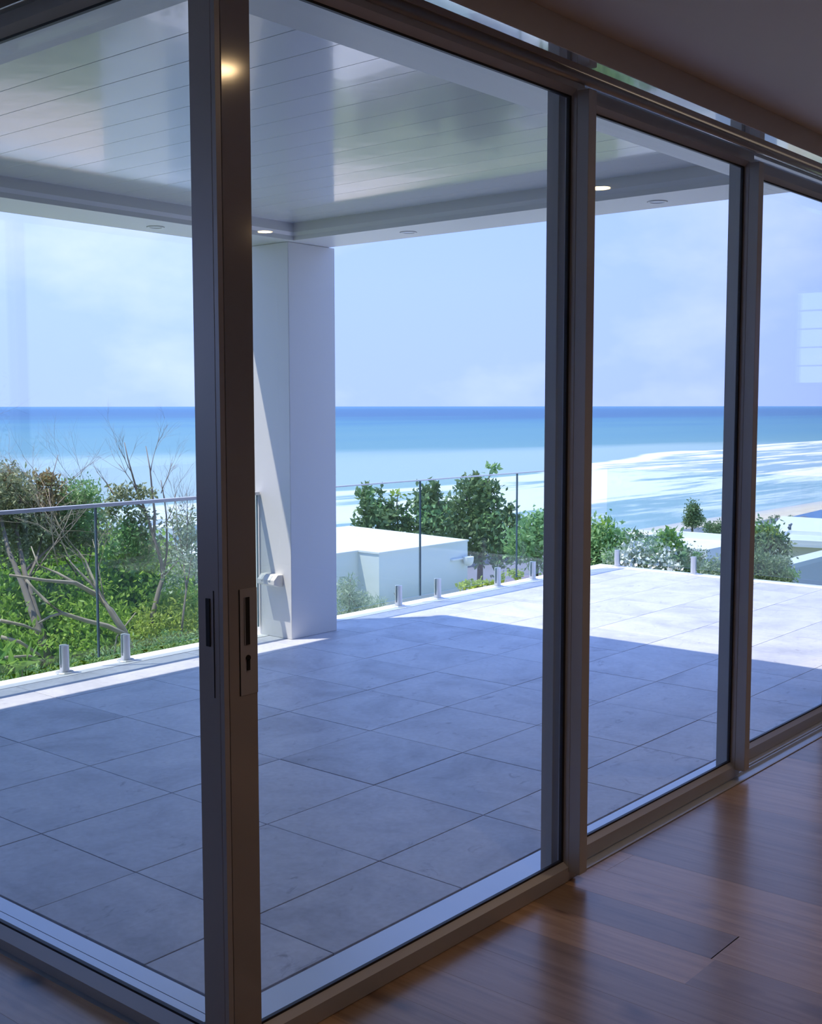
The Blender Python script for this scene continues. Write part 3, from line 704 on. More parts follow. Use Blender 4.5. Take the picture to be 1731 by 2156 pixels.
# ================================================================== HOUSES DOWN THE HILL
def building(name, label, loc, size, rot, wall, roof, kind='flat', depth=4.0, wins=0, over=0.0):
    """loc = centre of roof top; size = (along, across)"""
    o = empty(name, loc, label=label, cat='house', group='beach houses below the terrace'); o.rotation_euler = (0, 0, R(rot))
    a, b_ = size[0] / 2, size[1] / 2
    if kind == 'flat':
        MB().quad_box(-a, -b_, -depth, a, b_, -0.12).build('wall', M[wall], o)
        MB().quad_box(-a - over, -b_ - over, -0.12, a + over, b_ + over, -0.04).build('roof', M[roof], o)
        if size[1] < 1: return o
        p = MB(); t = 0.18
        A_, B_ = a + over, b_ + over
        p.quad_box(-A_, -B_, -0.04, A_, -B_ + t, 0.10).quad_box(-A_, B_ - t, -0.04, A_, B_, 0.10).quad_box(-A_, -B_ + t, -0.04, -A_ + t, B_ - t, 0.10).quad_box(A_ - t, -B_ + t, -0.04, A_, B_ - t, 0.10)
        p.build('parapet', M['coping'], o)
    elif kind == 'hip':
        MB().quad_box(-a, -b_, -depth, a, b_, -0.5).build('wall', M[wall], o)
        A_, B_ = a + 0.4, b_ + 0.4; h = 0.55; q = max(A_ - B_, 0.1)
        r = MB(); r.v = [(-A_, -B_, -0.5), (A_, -B_, -0.5), (A_, B_, -0.5), (-A_, B_, -0.5), (-q, 0, h - 0.5), (q, 0, h - 0.5)]
        r.f = [(0, 1, 5, 4), (1, 2, 5), (2, 3, 4, 5), (3, 0, 4), (0, 3, 2, 1)]; r.mi = [0] * 5
        r.build('roof', M[roof], o)
    elif kind == 'gable':
        MB().quad_box(-a, -b_, -depth, a, b_, -0.9).build('wall', M[wall], o)
        MB().prism([(-b_ - 0.4, -0.95), (0, 0.0), (b_ + 0.4, -0.95), (b_ + 0.4, -0.85), (0, 0.1), (-b_ - 0.4, -0.85)], 'x', -a - 0.3, a + 0.3).build('roof', M[roof], o)
        MB().prism([(-b_, -0.9), (b_, -0.9), (0, -0.03)], 'x', -a, a).build('gable_wall', M[wall], o)
    for k in range(wins):
        wx = -a + (k + 0.5) * 2 * a / wins
        f = MB().quad_box(-0.45, -0.04, -0.55, 0.45, 0.02, 0.55).build('window', M['coping'], o, loc=(wx, -b_ - 0.01, -1.6))
        MB().quad_box(-0.38, -0.06, -0.48, 0.38, -0.04, 0.48).build('pane', M['winglass'], f)
        f2 = MB().quad_box(-0.04, -0.45, -0.5, 0.02, 0.45, 0.5).build('window', M['coping'], o, loc=(-a - 0.01, -b_ + (k + 0.5) * 2 * b_ / wins, -1.6))
        MB().quad_box(-0.06, -0.38, -0.43, -0.04, 0.38, 0.43).build('pane', M['winglass'], f2)
    return o
def hz(x, y): return ground_z(x, y)
building('house', 'flat white roofed house with a raised parapet below the far edge of the terrace', (24.75, 12.45, -1.55), (3.1, 2.3), 0, 'greywall', 'coping', 'flat', 6.0)
building('house', 'small far house with a dark grey hipped roof beside the dark conical pine', (114.7, 56.8, -11.3), (7.0, 4.6), 8, 'cream', 'roofgrey', 'hip', 4.0, 2)
building('house', 'low cream beach house seen over the garden shrubs near the sand', (87.5, 48.5, -9.0), (3.4, 3.0), 0, 'cream', 'cream', 'flat', 4.5)
building('house', 'long grey rendered wall and pale roof at the right edge below the terrace', (23.2, 7.975, -1.01), (9.6, 0.35), 0, 'greywall', 'rooflight', 'flat', 5.5)
building('house', 'cream walled house with a broad white roof behind the grey rendered wall', (39.7, 13.0, -2.88), (2.6, 6.4), 12, 'cream', 'rooflight', 'flat', 5.0, 0, 0.3)
building('house', 'pale gabled house right of the dark green garden tree', (72.8, 27.9, -5.5), (4.2, 4.4), 90, 'nwall', 'rooflight', 'gable', 6.0, 3)
building('house', 'grey boxy house between the white roofs at the right edge', (78.2, 30.6, -7.0), (1.3, 1.2), 0, 'greywall', 'greywall', 'flat', 5.0)
building('house', 'far house with a blue pitched roof at the right edge of the picture', (104.8, 39.4, -8.0), (9.0, 6.0), 20, 'greywall', 'roofblue', 'gable', 6.0)
building('house', 'long low far house with grey roofing in front of the sand', (112.4, 47.4, -9.5), (3.4, 3.0), -20, 'greywall', 'roofgrey', 'hip', 5.0, 2)
building('house', 'far white house with a grey awning below the sand', (84.9, 35.5, -7.3), (1.5, 1.4), 10, 'nwall', 'roofgrey', 'hip', 6.0, 1)
building('house', 'white flat roofed house just right of the third post', (89.9, 39.0, -8.0), (2.4, 2.6), 0, 'nwall', 'rooflight', 'flat', 6.0, 2)
building('house', 'flat pale roof stepping down behind the cream walled house', (81.6, 33.0, -7.2), (2.2, 2.4), 15, 'nwall', 'rooflight', 'flat', 6.0)
building('house', 'low white roofed house squeezed between the palm row and the cream walled house', (64.7, 26.7, -5.7), (1.4, 2.4), 0, 'nwall', 'rooflight', 'flat', 6.0)
building('house', 'small house with grey roof edging the beach beside the blue roof', (90.1, 35.8, -7.0), (1.6, 2.0), 0, 'nwall', 'roofgrey', 'hip', 6.0)
building('house', 'white house with a green paned window glimpsed through the trees at left', (21.04, 26.71, -1.78), (2.4, 2.0), 20, 'nwall', 'rooflight', 'flat', 7.0, 0)
pv = empty('driveway', (14, 10, -1.15), label='dark asphalt driveway below the terrace right of the white block', cat='driveway')
box('surface', (10.95, 8.0, -3.0), (18.2, 12.18, -1.15), M['road'], pv)
rw = box('retaining_wall', (11.0, 12.2, -3.5), (18.3, 12.45, -0.98), M['retain'], None, label='grey concrete retaining wall behind the asphalt driveway', cat='wall')
fp = empty('fence_post', (21, 19, -2), label='plain thin pole standing among the white beach roofs', cat='pole')
fp.location = (50.91, 20.81, -4.09)
MB().tube([(0, 0, -2), (0, 0, 0.45)], 0.06, 6).build('pole', M['roofgrey'], fp)
MB().tube([(-0.15, 0, 0.30), (0.18, 0, 0.45)], 0.05, 6).build('crossarm', M['roofgrey'], fp)


# ================================================================== VEGETATION
def set_tone(me, tones):
    at = me.attributes.new('tone', 'FLOAT', 'FACE'); at.data.foreach_set('value', tones)
def leaf_cloud(name, blobs, mat, parent, size=0.05, seed=0, up=0.35, aspect=0.45, shell=0.55, droop=0.0, clump=20, **k):
    """blobs: (centre, radii, count) -- real leaf quads folded on the midrib, all over clustered sprays"""
    rg = np.random.default_rng(seed)
    P = []; T = []
    for c, r, n in blobs:
        ncl = max(4, n // clump)
        u = rg.normal(size=(ncl, 3)); u /= np.linalg.norm(u, axis=1)[:, None]
        rad = shell + (1 - shell) * rg.random(ncl) ** 0.6
        rad *= (1 + 0.22 * rg.normal(size=ncl))
        cl = np.array(c) + u * rad[:, None] * np.array(r)
        idx = rg.integers(0, ncl, n)
        RR = np.tile(np.array(r, float), (n, 1))
        p = cl[idx] + rg.normal(size=(n, 3)) * np.minimum(size * 1.1, np.min(RR, axis=1)[:, None] * 0.35)
        P.append(p); tt = rg.random(ncl)[idx] * 0.55 + rg.random(n) * 0.45; T.append(tt)
    P = np.concatenate(P); T = np.concatenate(T); n = len(P)
    d = rg.normal(size=(n, 3)); d[:, 2] += up - droop; d /= np.linalg.norm(d, axis=1)[:, None]
    q = rg.normal(size=(n, 3)); s = np.cross(d, q); s /= np.linalg.norm(s, axis=1)[:, None]
    nn = np.cross(d, s)
    L = size * (0.7 + 0.6 * rg.random(n))[:, None]; W = L * aspect * 0.5
    base = P; tip = P + d * L; mid = P + d * L * 0.45
    a = mid + s * W + nn * W * 0.35; b = mid - s * W + nn * W * 0.35
    V = np.stack([base, a, tip, b], 1).reshape(-1, 3)
    pl = np.array(parent.location) if parent else np.zeros(3)
    V = V - pl
    me = bpy.data.meshes.new(name); me.vertices.add(n * 4); me.vertices.foreach_set('co', V.astype(np.float32).ravel())
    i = np.arange(n) * 4
    tri = np.stack([i, i + 1, i + 2, i, i + 2, i + 3], 1).ravel()
    me.loops.add(n * 6); me.loops.foreach_set('vertex_index', tri.astype(np.int32))
    me.polygons.add(n * 2); me.polygons.foreach_set('loop_start', (np.arange(n * 2) * 3).astype(np.int32))
    try: me.polygons.foreach_set('loop_total', np.full(n * 2, 3, np.int32))
    except Exception: pass
    me.update(calc_edges=True); me.materials.append(mat)
    set_tone(me, np.repeat(T, 2).astype(np.float32))
    o = bpy.data.objects.new(name, me); col.objects.link(o)
    if parent: o.parent = parent
    return tag(o, kind='stuff', **k)
def branch(mb, p, d, length, r, depth, rg, spread=0.5, droop=0.0, kids=3, ends=None, seg=4):
    pts = [Vector(p)]; dd = Vector(d).normalized(); q = Vector(p); rr = [r]
    for i in range(seg):
        dd = (dd + Vector((rg.gauss(0, 0.12), rg.gauss(0, 0.12), rg.gauss(0, 0.10) - droop))).normalized()
        q = q + dd * (length / seg); pts.append(q.copy()); rr.append(r * (1 - 0.6 * (i + 1) / seg))
    mb.tube(pts, rr, 5 if r > 0.012 else 3)
    if ends is not None: ends.append(tuple(q))
    if depth > 0:
        for k in range(kids):
            t = rg.uniform(0.35, 1.0); i = min(int(t * seg), seg - 1)
            base = pts[i].lerp(pts[i + 1], t * seg - i) if t < 1 else pts[-1]
            nd = (dd + Vector((rg.gauss(0, spread), rg.gauss(0, spread), rg.gauss(0.05, spread * 0.7)))).normalized()
            branch(mb, base, nd, length * rg.uniform(0.45, 0.75), rr[i] * 0.6, depth - 1, rg, spread, droop, kids, ends, seg)
def put_root(mb, loc):
    mb.v = [(v[0] - loc[0], v[1] - loc[1], v[2] - loc[2]) for v in mb.v]; return mb
def plant(name, label, base, leaves, trunks=None, seed=1, cat='tree', bark='bark', lsize=0.05, group=None, rec=None, **kw):
    """leaves: list of (material, [(centre, r, n)...]); trunks: list of (points, r0, r1)"""
    o = empty(name, base, label=label, cat=cat, group=group)
    rg = random.Random(seed)
    if trunks or rec:
        mb = MB()
        for pts, r0, r1 in (trunks or []):
            n = len(pts); mb.tube(pts, [r0 + (r1 - r0) * i / (n - 1) for i in range(n)], 6)
        for (p, d, ln, r, dep, sp, kd) in (rec or []):
            branch(mb, p, d, ln, r, dep, rg, sp, 0.0, kd)
        put_root(mb, base).build('branches', M[bark], o, smooth=True, kind='stuff')
    for i, (mt, bl) in enumerate(leaves):
        bl2 = [(c, (r, r, r * 0.85) if not hasattr(r, '__len__') else r, n) for c, r, n in bl]
        leaf_cloud('foliage', bl2, M[mt], o, size=lsize, seed=seed * 7 + i, **kw)
    return o
# --- left of the column, just outside the glass
plant('leaning_tree', 'olive leaved tree with two leaning trunks at the far left beyond the glass', (4.64, 7.24, -0.21),
  [('leaf_olive', [((4.82, 8.07, 0.96), 0.24, 2550), ((4.98, 8.09, 0.79), 0.26, 2720), ((4.85, 8.05, 0.62), 0.28, 2040), ((5.12, 8.12, 0.63), 0.26, 2040), ((4.71, 8.13, 0.88), 0.3, 2040), ((5.31, 8.12, 0.65), 0.22, 1530), ((5.46, 8.02, 0.61), 0.16, 850)]),
   ('leaf_bronze', [((5.14, 7.99, 0.88), 0.13, 1190), ((5.14, 7.99, 1.03), 0.07, 442), ((4.84, 8.06, 1.07), 0.07, 272)]),
   ('leaf_mid', [((5.38, 7.95, 0.92), 0.13, 1020), ((5.41, 7.93, 0.81), 0.14, 1020), ((5.32, 7.99, 0.73), 0.16, 850)])],
  [([(4.64, 7.24, -0.22), (4.65, 7.35, -0.03), (4.67, 7.57, 0.29), (4.69, 7.80, 0.55), (4.75, 8.00, 0.81)], 0.036, 0.012),
   ([(4.66, 7.25, -0.21), (4.69, 7.44, 0.09), (4.73, 7.66, 0.40), (4.85, 7.94, 0.66), (4.93, 8.00, 0.91)], 0.030, 0.010),
   ([(4.67, 7.57, 0.29), (4.85, 7.70, 0.47), (5.07, 7.91, 0.68), (5.14, 7.99, 0.93)], 0.014, 0.005),
   ([(4.73, 7.66, 0.40), (5.11, 7.89, 0.54), (5.38, 7.95, 0.73), (5.39, 7.94, 0.90)], 0.012, 0.004)], 3, lsize=0.034,
  rec=[((4.85, 7.94, 0.63), (-0.2, 0.3, 1), 0.7, 0.008, 3, 0.5, 4), ((5.06, 7.92, 0.65), (0.2, 0.1, 1), 0.6, 0.007, 3, 0.5, 4), ((4.75, 7.64, 0.34), (0.5, 0.1, 0.8), 0.7, 0.008, 3, 0.6, 4)])
plant('bare_tree', 'slender half bare tree with a forked grey trunk beyond the left glass', (5.36, 7.10, -0.26),
  [('leaf_olive', [((5.44, 7.42, 0.92), 0.09, 260), ((5.56, 7.33, 0.94), 0.06, 160), ((5.41, 7.44, 0.80), 0.10, 260), ((5.52, 7.36, 0.77), 0.09, 220), ((5.54, 7.34, 0.54), 0.14, 500), ((5.82, 7.38, 0.47), 0.10, 200)]),
   ('leaf_mid', [((5.50, 7.37, 0.63), 0.13, 500), ((5.54, 7.34, 0.43), 0.12, 300)])],
  [([(5.36, 7.10, -0.26), (5.46, 7.16, -0.05), (5.51, 7.11, 0.22), (5.60, 7.17, 0.31), (5.59, 7.18, 0.44), (5.55, 7.21, 0.62), (5.56, 7.33, 0.83), (5.51, 7.37, 1.01), (5.47, 7.40, 1.21), (5.45, 7.41, 1.33)], 0.024, 0.003),
   ([(5.55, 7.21, 0.58), (5.62, 7.28, 0.79), (5.61, 7.29, 0.92), (5.60, 7.30, 1.12), (5.58, 7.32, 1.30)], 0.013, 0.003),
   ([(5.60, 7.17, 0.31), (5.69, 7.23, 0.50), (5.69, 7.23, 0.77), (5.68, 7.24, 0.90), (5.66, 7.25, 1.04)], 0.010, 0.003),
   ([(5.56, 7.33, 0.83), (5.44, 7.42, 0.92), (5.38, 7.46, 0.94), (5.33, 7.50, 1.05)], 0.008, 0.002),
   ([(5.60, 7.17, 0.31), (5.65, 7.13, 0.38), (5.72, 7.08, 0.47)], 0.009, 0.003)], 5, lsize=0.04, bark='bark',
  rec=[((5.51, 7.37, 1.01), (-0.15, 0.1, 1), 0.33, 0.005, 3, 0.32, 4), ((5.55, 7.34, 0.86), (-0.3, 0.2, 0.8), 0.35, 0.005, 3, 0.4, 4), ((5.60, 7.30, 1.08), (0.1, 0, 1), 0.30, 0.004, 3, 0.3, 4), ((5.66, 7.25, 0.94), (0.2, -0.2, 1), 0.25, 0.004, 3, 0.35, 4), ((5.38, 7.46, 0.93), (-0.4, 0.3, 1), 0.22, 0.004, 2, 0.4, 4), ((5.69, 7.23, 0.72), (0.3, -0.3, 1), 0.3, 0.004, 3, 0.35, 4)])
plant('fallen_dead_tree', 'pale dead branches leaning across the green bushes at the left', (5.05, 6.84, -0.14), [],
  [([(5.05, 6.84, -0.14), (5.01, 6.86, 0.01), (4.94, 6.92, 0.17), (4.87, 6.97, 0.28), (4.69, 6.97, 0.39), (4.47, 6.99, 0.43), (4.23, 7.03, 0.49)], 0.030, 0.008),
   ([(4.96, 6.78, 0.01), (4.86, 6.85, 0.08), (4.69, 6.85, 0.14), (4.56, 6.94, 0.20), (4.47, 6.99, 0.29), (4.41, 7.03, 0.37), (4.37, 7.06, 0.44)], 0.019, 0.008),
   ([(4.56, 6.94, 0.20), (4.49, 6.98, 0.18), (4.43, 7.02, 0.14)], 0.012, 0.007), ([(4.17, 7.06, 0.19), (4.32, 7.03, 0.14), (4.44, 7.01, 0.08)], 0.013, 0.007),
   ([(4.17, 7.06, 0.08), (4.27, 7.00, 0.04), (4.43, 7.02, -0.08)], 0.013, 0.010), ([(4.14, 6.96, -0.04), (4.32, 6.97, -0.06), (4.45, 7.01, -0.12)], 0.011, 0.007),
   ([(4.94, 6.92, 0.17), (4.91, 7.06, 0.33), (4.83, 7.11, 0.43), (4.83, 7.24, 0.51)], 0.015, 0.006), ([(4.91, 6.94, 0.21), (4.90, 7.07, 0.40), (4.92, 7.18, 0.51), (4.87, 7.21, 0.59)], 0.012, 0.004),
   ([(4.69, 6.97, 0.39), (4.65, 7.12, 0.45), (4.54, 7.18, 0.51), (4.56, 7.29, 0.63)], 0.012, 0.004), ([(4.95, 6.91, -0.17), (5.03, 6.98, -0.04), (5.14, 6.90, 0.13)], 0.009, 0.004)], 6, bark='barkpale',
  rec=[((4.91, 7.06, 0.31), (-0.4, 0.3, 1), 0.6, 0.007, 3, 0.45, 4), ((4.86, 7.21, 0.42), (-0.3, 0.2, 1), 0.55, 0.006, 3, 0.45, 4), ((4.76, 7.28, 0.48), (-0.2, 0.2, 1), 0.55, 0.006, 3, 0.45, 4), ((4.96, 7.02, 0.24), (0.1, 0.3, 1), 0.45, 0.006, 3, 0.4, 4)])
plant('twiggy_shrub', 'grey twiggy shrub with few leaves against the dark post', (5.54, 6.84, -0.10),
  [('leaf_pale', [((5.69, 6.98, 0.62), 0.10, 220), ((5.70, 6.97, 0.44), 0.12, 300), ((5.64, 7.01, 0.34), 0.12, 240)]), ('leaf_olive', [((5.72, 7.08, 0.72), 0.12, 260), ((5.76, 7.04, 0.54), 0.13, 260)])],
  [([(5.51, 6.86, -0.11), (5.53, 6.85, 0.08), (5.61, 6.91, 0.24), (5.66, 7.00, 0.45), (5.69, 7.10, 0.72), (5.68, 7.11, 0.94)], 0.010, 0.003), ([(5.61, 6.91, 0.24), (5.71, 6.96, 0.48), (5.77, 7.04, 0.79)], 0.006, 0.002)], 8, cat='shrub', lsize=0.035,
  rec=[((5.65, 7.00, 0.37), (-0.1, 0.1, 1), 0.5, 0.005, 3, 0.4, 4), ((5.68, 6.98, 0.52), (0.1, 0, 1), 0.45, 0.005, 3, 0.4, 4)])
bright = 'bright green garden bushes beyond the left glass'
plant('garden_bush', 'bright leafy bush behind the first steel spigot at the left', (5.03, 7.34, -0.37), [('leaf_bright', [((5.06, 7.32, -0.12), 0.26, 1900), ((5.24, 7.44, -0.02), 0.22, 1300), ((4.85, 7.22, -0.20), 0.16, 900), ((5.25, 7.67, 0.10), 0.22, 900)])], None, 11, 'bush', group=bright, lsize=0.05)
plant('garden_bush', 'deep green bush under the leaning trunks at the far left', (4.55, 7.54, -0.34), [('leaf_bright', [((4.51, 7.56, -0.13), 0.26, 1500), ((4.62, 7.37, -0.21), 0.18, 800), ((4.91, 7.54, -0.09), 0.24, 1300), ((4.74, 7.89, 0.11), 0.26, 1200)]), ('leaf_dark', [((4.90, 7.90, -0.06), 0.35, 1500)])], None, 12, 'bush', group=bright, lsize=0.055)
plant('garden_bush', 'tall bright bush behind the forked bare trunk', (5.77, 7.67, -0.47), [('leaf_bright', [((5.90, 7.82, 0.24), 0.26, 1500), ((6.02, 7.73, 0.13), 0.24, 1400), ((5.74, 7.82, 0.10), 0.24, 1300), ((5.78, 7.54, -0.03), 0.26, 1400)]), ('leaf_mid', [((5.93, 7.92, 0.38), 0.18, 600), ((5.81, 8.02, 0.27), 0.2, 700)])], None, 13, 'bush', group=bright, lsize=0.055)
plant('garden_bush', 'yellow green bush between the second spigot and the dark post', (5.60, 7.04, -0.31), [('leaf_yellow', [((5.78, 7.16, 0.07), 0.15, 700), ((5.57, 7.07, -0.06), 0.2, 1100), ((5.35, 7.11, -0.12), 0.18, 900), ((5.68, 6.98, -0.06), 0.16, 800), ((5.20, 7.10, -0.17), 0.12, 500)]), ('leaf_bright', [((5.88, 7.20, -0.01), 0.2, 800)])], None, 14, 'bush', group=bright, lsize=0.04)
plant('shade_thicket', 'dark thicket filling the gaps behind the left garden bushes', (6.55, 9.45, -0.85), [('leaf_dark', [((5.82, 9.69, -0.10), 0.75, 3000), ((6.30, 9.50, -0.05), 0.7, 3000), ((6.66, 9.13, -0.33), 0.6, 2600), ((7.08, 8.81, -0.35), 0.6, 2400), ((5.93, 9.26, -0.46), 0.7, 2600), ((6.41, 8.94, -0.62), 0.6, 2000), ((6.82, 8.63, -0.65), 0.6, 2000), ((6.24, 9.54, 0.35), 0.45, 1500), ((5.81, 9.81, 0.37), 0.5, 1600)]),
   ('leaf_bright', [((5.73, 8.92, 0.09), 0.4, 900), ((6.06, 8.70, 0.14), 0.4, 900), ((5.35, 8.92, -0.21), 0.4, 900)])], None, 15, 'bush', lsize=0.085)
plant('ground_cover', 'small grassy ground cover along the outside of the left coping', (4.56, 6.57, -0.19), [('leaf_mid', [((4.72, 6.64, -0.13), (0.45, 0.09, 0.07), 900), ((5.22, 6.71, -0.13), (0.5, 0.09, 0.08), 1000), ((4.08, 6.59, -0.12), (0.5, 0.08, 0.06), 700), ((5.53, 6.78, -0.13), (0.3, 0.09, 0.08), 600)])], None, 16, 'plant', lsize=0.035, aspect=0.25)
plant('young_sapling', 'thin young sapling with long drooping leaves close to the left glass', (4.02, 6.57, -0.13), [('leaf_bright', [((4.02, 6.57, -0.01), 0.07, 16), ((3.92, 6.63, 0.03), 0.05, 8)])], [([(4.02, 6.57, -0.14), (4.02, 6.57, -0.07), (4.02, 6.57, -0.01)], 0.004, 0.002)], 17, 'plant', lsize=0.12, aspect=0.3)
plant('dead_twig_shrub', 'dense mass of bare grey twigs behind the glass joint at the left', (5.40, 7.94, -0.17), [('leaf_olive', [((5.64, 8.02, 0.59), 0.2, 260), ((5.45, 8.14, 0.45), 0.25, 300)])], [([(5.40, 7.94, -0.17), (5.42, 7.93, 0.05), (5.46, 8.02, 0.23)], 0.014, 0.008)], 9, 'shrub', 'bark', lsize=0.04,
  rec=[((5.46, 8.02, 0.21), (-0.5, 0.4, 1), 0.75, 0.008, 4, 0.42, 4), ((5.47, 8.01, 0.11), (0.1, -0.1, 1), 0.75, 0.008, 4, 0.42, 4), ((5.48, 8.00, 0.07), (0.5, -0.5, 0.9), 0.7, 0.007, 4, 0.42, 4), ((5.01, 8.07, 0.05), (-0.1, 0.1, 1), 0.8, 0.008, 4, 0.4, 4), ((5.69, 7.86, 0.10), (0.1, -0.2, 1), 0.5, 0.006, 3, 0.4, 4)])
# --- right of the column, grassy plants by the neighbouring block
plant('grassy_shrub', 'pale spiky shrub at the foot of the white column outside the glass', (7.08, 6.63, -0.14), [('leaf_pale', [((7.07, 6.64, 0.01), 0.14, 650), ((7.14, 6.57, -0.06), 0.13, 600), ((7.38, 6.60, -0.10), 0.08, 240), ((7.05, 6.66, 0.10), 0.09, 260)])], [([(7.08, 6.63, -0.10), (7.09, 6.62, 0.06), (7.09, 6.62, 0.18)], 0.006, 0.003), ([(7.15, 6.56, -0.10), (7.08, 6.63, 0.06), (7.04, 6.67, 0.12)], 0.006, 0.003), ([(7.50, 6.46, -0.03), (7.48, 6.48, 0.03)], 0.004, 0.002)], 21, 'shrub', lsize=0.06, aspect=0.14, bark='barkdark')
# --- shrubs behind the neighbouring block
gS = 'dark leafed shrubs behind the neighbouring white block'
def trunkto(c, base): return [([base, tuple((base[i] + c[i]) / 2 + (0.05 if i == 0 else 0) for i in range(3)), c], 0.03, 0.008)]
plant('coastal_shrub', 'dark open-branched shrub nearest the column behind the white block', (11.59, 10.29, -0.87),
  [('leaf_dark', [((11.09, 10.10, 0.45), (0.07, 0.07, 0.13), 105), ((11.12, 10.07, 0.32), 0.12, 161), ((11.21, 9.97, 0.28), 0.10, 111), ((11.22, 9.95, 0.46), (0.04, 0.04, 0.12), 43), ((11.29, 9.87, 0.31), 0.08, 68), ((11.16, 10.02, 0.13), 0.20, 260), ((11.28, 9.89, 0.13), 0.15, 161), ((11.03, 10.17, 0.10), 0.09, 68)]),
   ('leaf_mid', [((11.11, 10.08, 0.49), 0.08, 37), ((11.18, 10.00, 0.22), 0.18, 86)])],
  [([(11.59, 10.29, -0.87), (11.16, 10.02, -0.18), (11.13, 10.05, 0.19), (11.09, 10.10, 0.49)], 0.03, 0.006), ([(11.16, 10.02, -0.18), (11.22, 9.96, 0.25), (11.22, 9.95, 0.52)], 0.015, 0.004), ([(11.16, 10.02, -0.06), (11.27, 9.90, 0.22), (11.31, 9.86, 0.35)], 0.012, 0.004)], 31, 'shrub', 'barkdark', lsize=0.085, group=gS, aspect=0.5, clump=26, shell=0.35)
plant('coastal_shrub', 'small shrub with one tall yellow tipped sprig behind the white block', (11.78, 10.08, -0.87),
  [('leaf_dark', [((11.36, 9.79, 0.16), (0.12, 0.12, 0.2), 210), ((11.42, 9.73, 0.05), 0.14, 148), ((11.49, 9.64, 0.02), 0.12, 111), ((11.44, 9.70, 0.33), 0.03, 8), ((11.35, 9.81, 0.42), 0.03, 8)]), ('leaf_yellow', [((11.37, 9.78, 0.49), 0.05, 21)])],
  [([(11.78, 10.08, -0.87), (11.37, 9.78, 0.00), (11.36, 9.79, 0.37), (11.37, 9.78, 0.49)], 0.016, 0.004), ([(11.39, 9.76, 0.00), (11.45, 9.70, 0.22), (11.44, 9.70, 0.36)], 0.010, 0.004)], 32, 'shrub', 'barkdark', lsize=0.08, group=gS, aspect=0.5, clump=26, shell=0.35)
plant('coastal_shrub', 'upright dark green shrub behind the glass joint and the white block', (12.02, 9.79, -0.87),
  [('leaf_dark', [((11.60, 9.51, 0.52), (0.08, 0.08, 0.14), 124), ((11.59, 9.53, 0.34), (0.14, 0.14, 0.2), 260), ((11.63, 9.47, 0.16), 0.24, 434), ((11.57, 9.54, 0.06), 0.2, 248), ((11.69, 9.40, 0.37), (0.06, 0.06, 0.2), 86), ((11.68, 9.42, 0.58), (0.04, 0.04, 0.12), 31), ((11.73, 9.35, 0.22), 0.16, 173)]), ('leaf_mid', [((11.61, 9.50, 0.19), 0.25, 161)])],
  [([(12.02, 9.79, -0.87), (11.61, 9.50, 0.00), (11.59, 9.52, 0.55)], 0.03, 0.006), ([(11.63, 9.47, -0.06), (11.71, 9.38, 0.31), (11.68, 9.42, 0.67)], 0.018, 0.004)], 33, 'shrub', 'barkdark', lsize=0.085, group=gS, aspect=0.5, clump=26, shell=0.35)
plant('coastal_tree', 'broad dark green coastal tree with a few yellow leaves beyond the white block', (12.83, 9.57, -1.01),
  [('leaf_dark', [((12.34, 9.38, 0.63), 0.09, 62), ((12.35, 9.36, 0.52), 0.11, 105), ((12.46, 9.22, 0.53), 0.16, 235), ((12.43, 9.26, 0.33), 0.25, 446), ((12.55, 9.09, 0.45), (0.12, 0.12, 0.14), 93), ((12.22, 9.53, 0.14), 0.25, 396), ((12.38, 9.32, 0.08), 0.34, 682), ((12.55, 9.10, 0.11), 0.22, 210), ((12.64, 8.97, 0.22), 0.09, 68), ((12.29, 9.44, -0.11), 0.28, 384), ((12.50, 9.17, -0.14), 0.3, 403), ((12.66, 8.94, 0.08), 0.10, 68), ((12.17, 9.59, 0.30), 0.10, 74), ((12.35, 9.37, -0.27), 0.25, 260), ((12.55, 9.09, -0.28), 0.3, 322)]),
   ('leaf_mid', [((12.51, 9.15, 0.78), 0.07, 37), ((12.42, 9.27, 0.20), 0.35, 260), ((12.61, 9.02, -0.23), 0.3, 260)]),
   ('leaf_yellow', [((12.21, 9.55, 0.10), 0.04, 16), ((12.66, 8.94, 0.08), 0.05, 21)])],
  [([(12.83, 9.57, -1.01), (12.51, 9.32, -0.25), (12.45, 9.23, 0.20), (12.46, 9.22, 0.61)], 0.05, 0.008), ([(12.51, 9.32, -0.25), (12.29, 9.44, 0.08), (12.34, 9.38, 0.64)], 0.03, 0.006), ([(12.52, 9.30, -0.12), (12.57, 9.07, 0.20), (12.55, 9.10, 0.52)], 0.03, 0.006), ([(12.46, 9.22, 0.45), (12.51, 9.15, 0.77)], 0.008, 0.004), ([(12.61, 9.18, -0.06), (12.64, 8.97, 0.21), (12.69, 8.89, 0.26)], 0.015, 0.005)], 34, 'tree', 'barkdark', lsize=0.085, aspect=0.5, clump=26, shell=0.35)
plant('coastal_shrub', 'lighter green rounded shrub half hidden by the first post', (11.61, 7.82, -0.62),
  [('leaf_mid', [((11.61, 7.82, 0.09), 0.22, 700), ((11.54, 7.93, 0.00), 0.2, 600), ((11.66, 7.76, 0.20), 0.14, 360), ((11.67, 7.73, -0.05), 0.3, 800), ((11.52, 7.96, -0.14), 0.16, 300)]), ('leaf_pale', [((11.63, 7.80, -0.05), 0.25, 260)])],
  [([(11.61, 7.82, -0.62), (11.61, 7.82, -0.17), (11.60, 7.83, 0.17)], 0.03, 0.008)], 35, 'shrub', 'barkdark', lsize=0.075, group=gS)
gC = 'low yellow green succulents along the coping beyond the right glass'
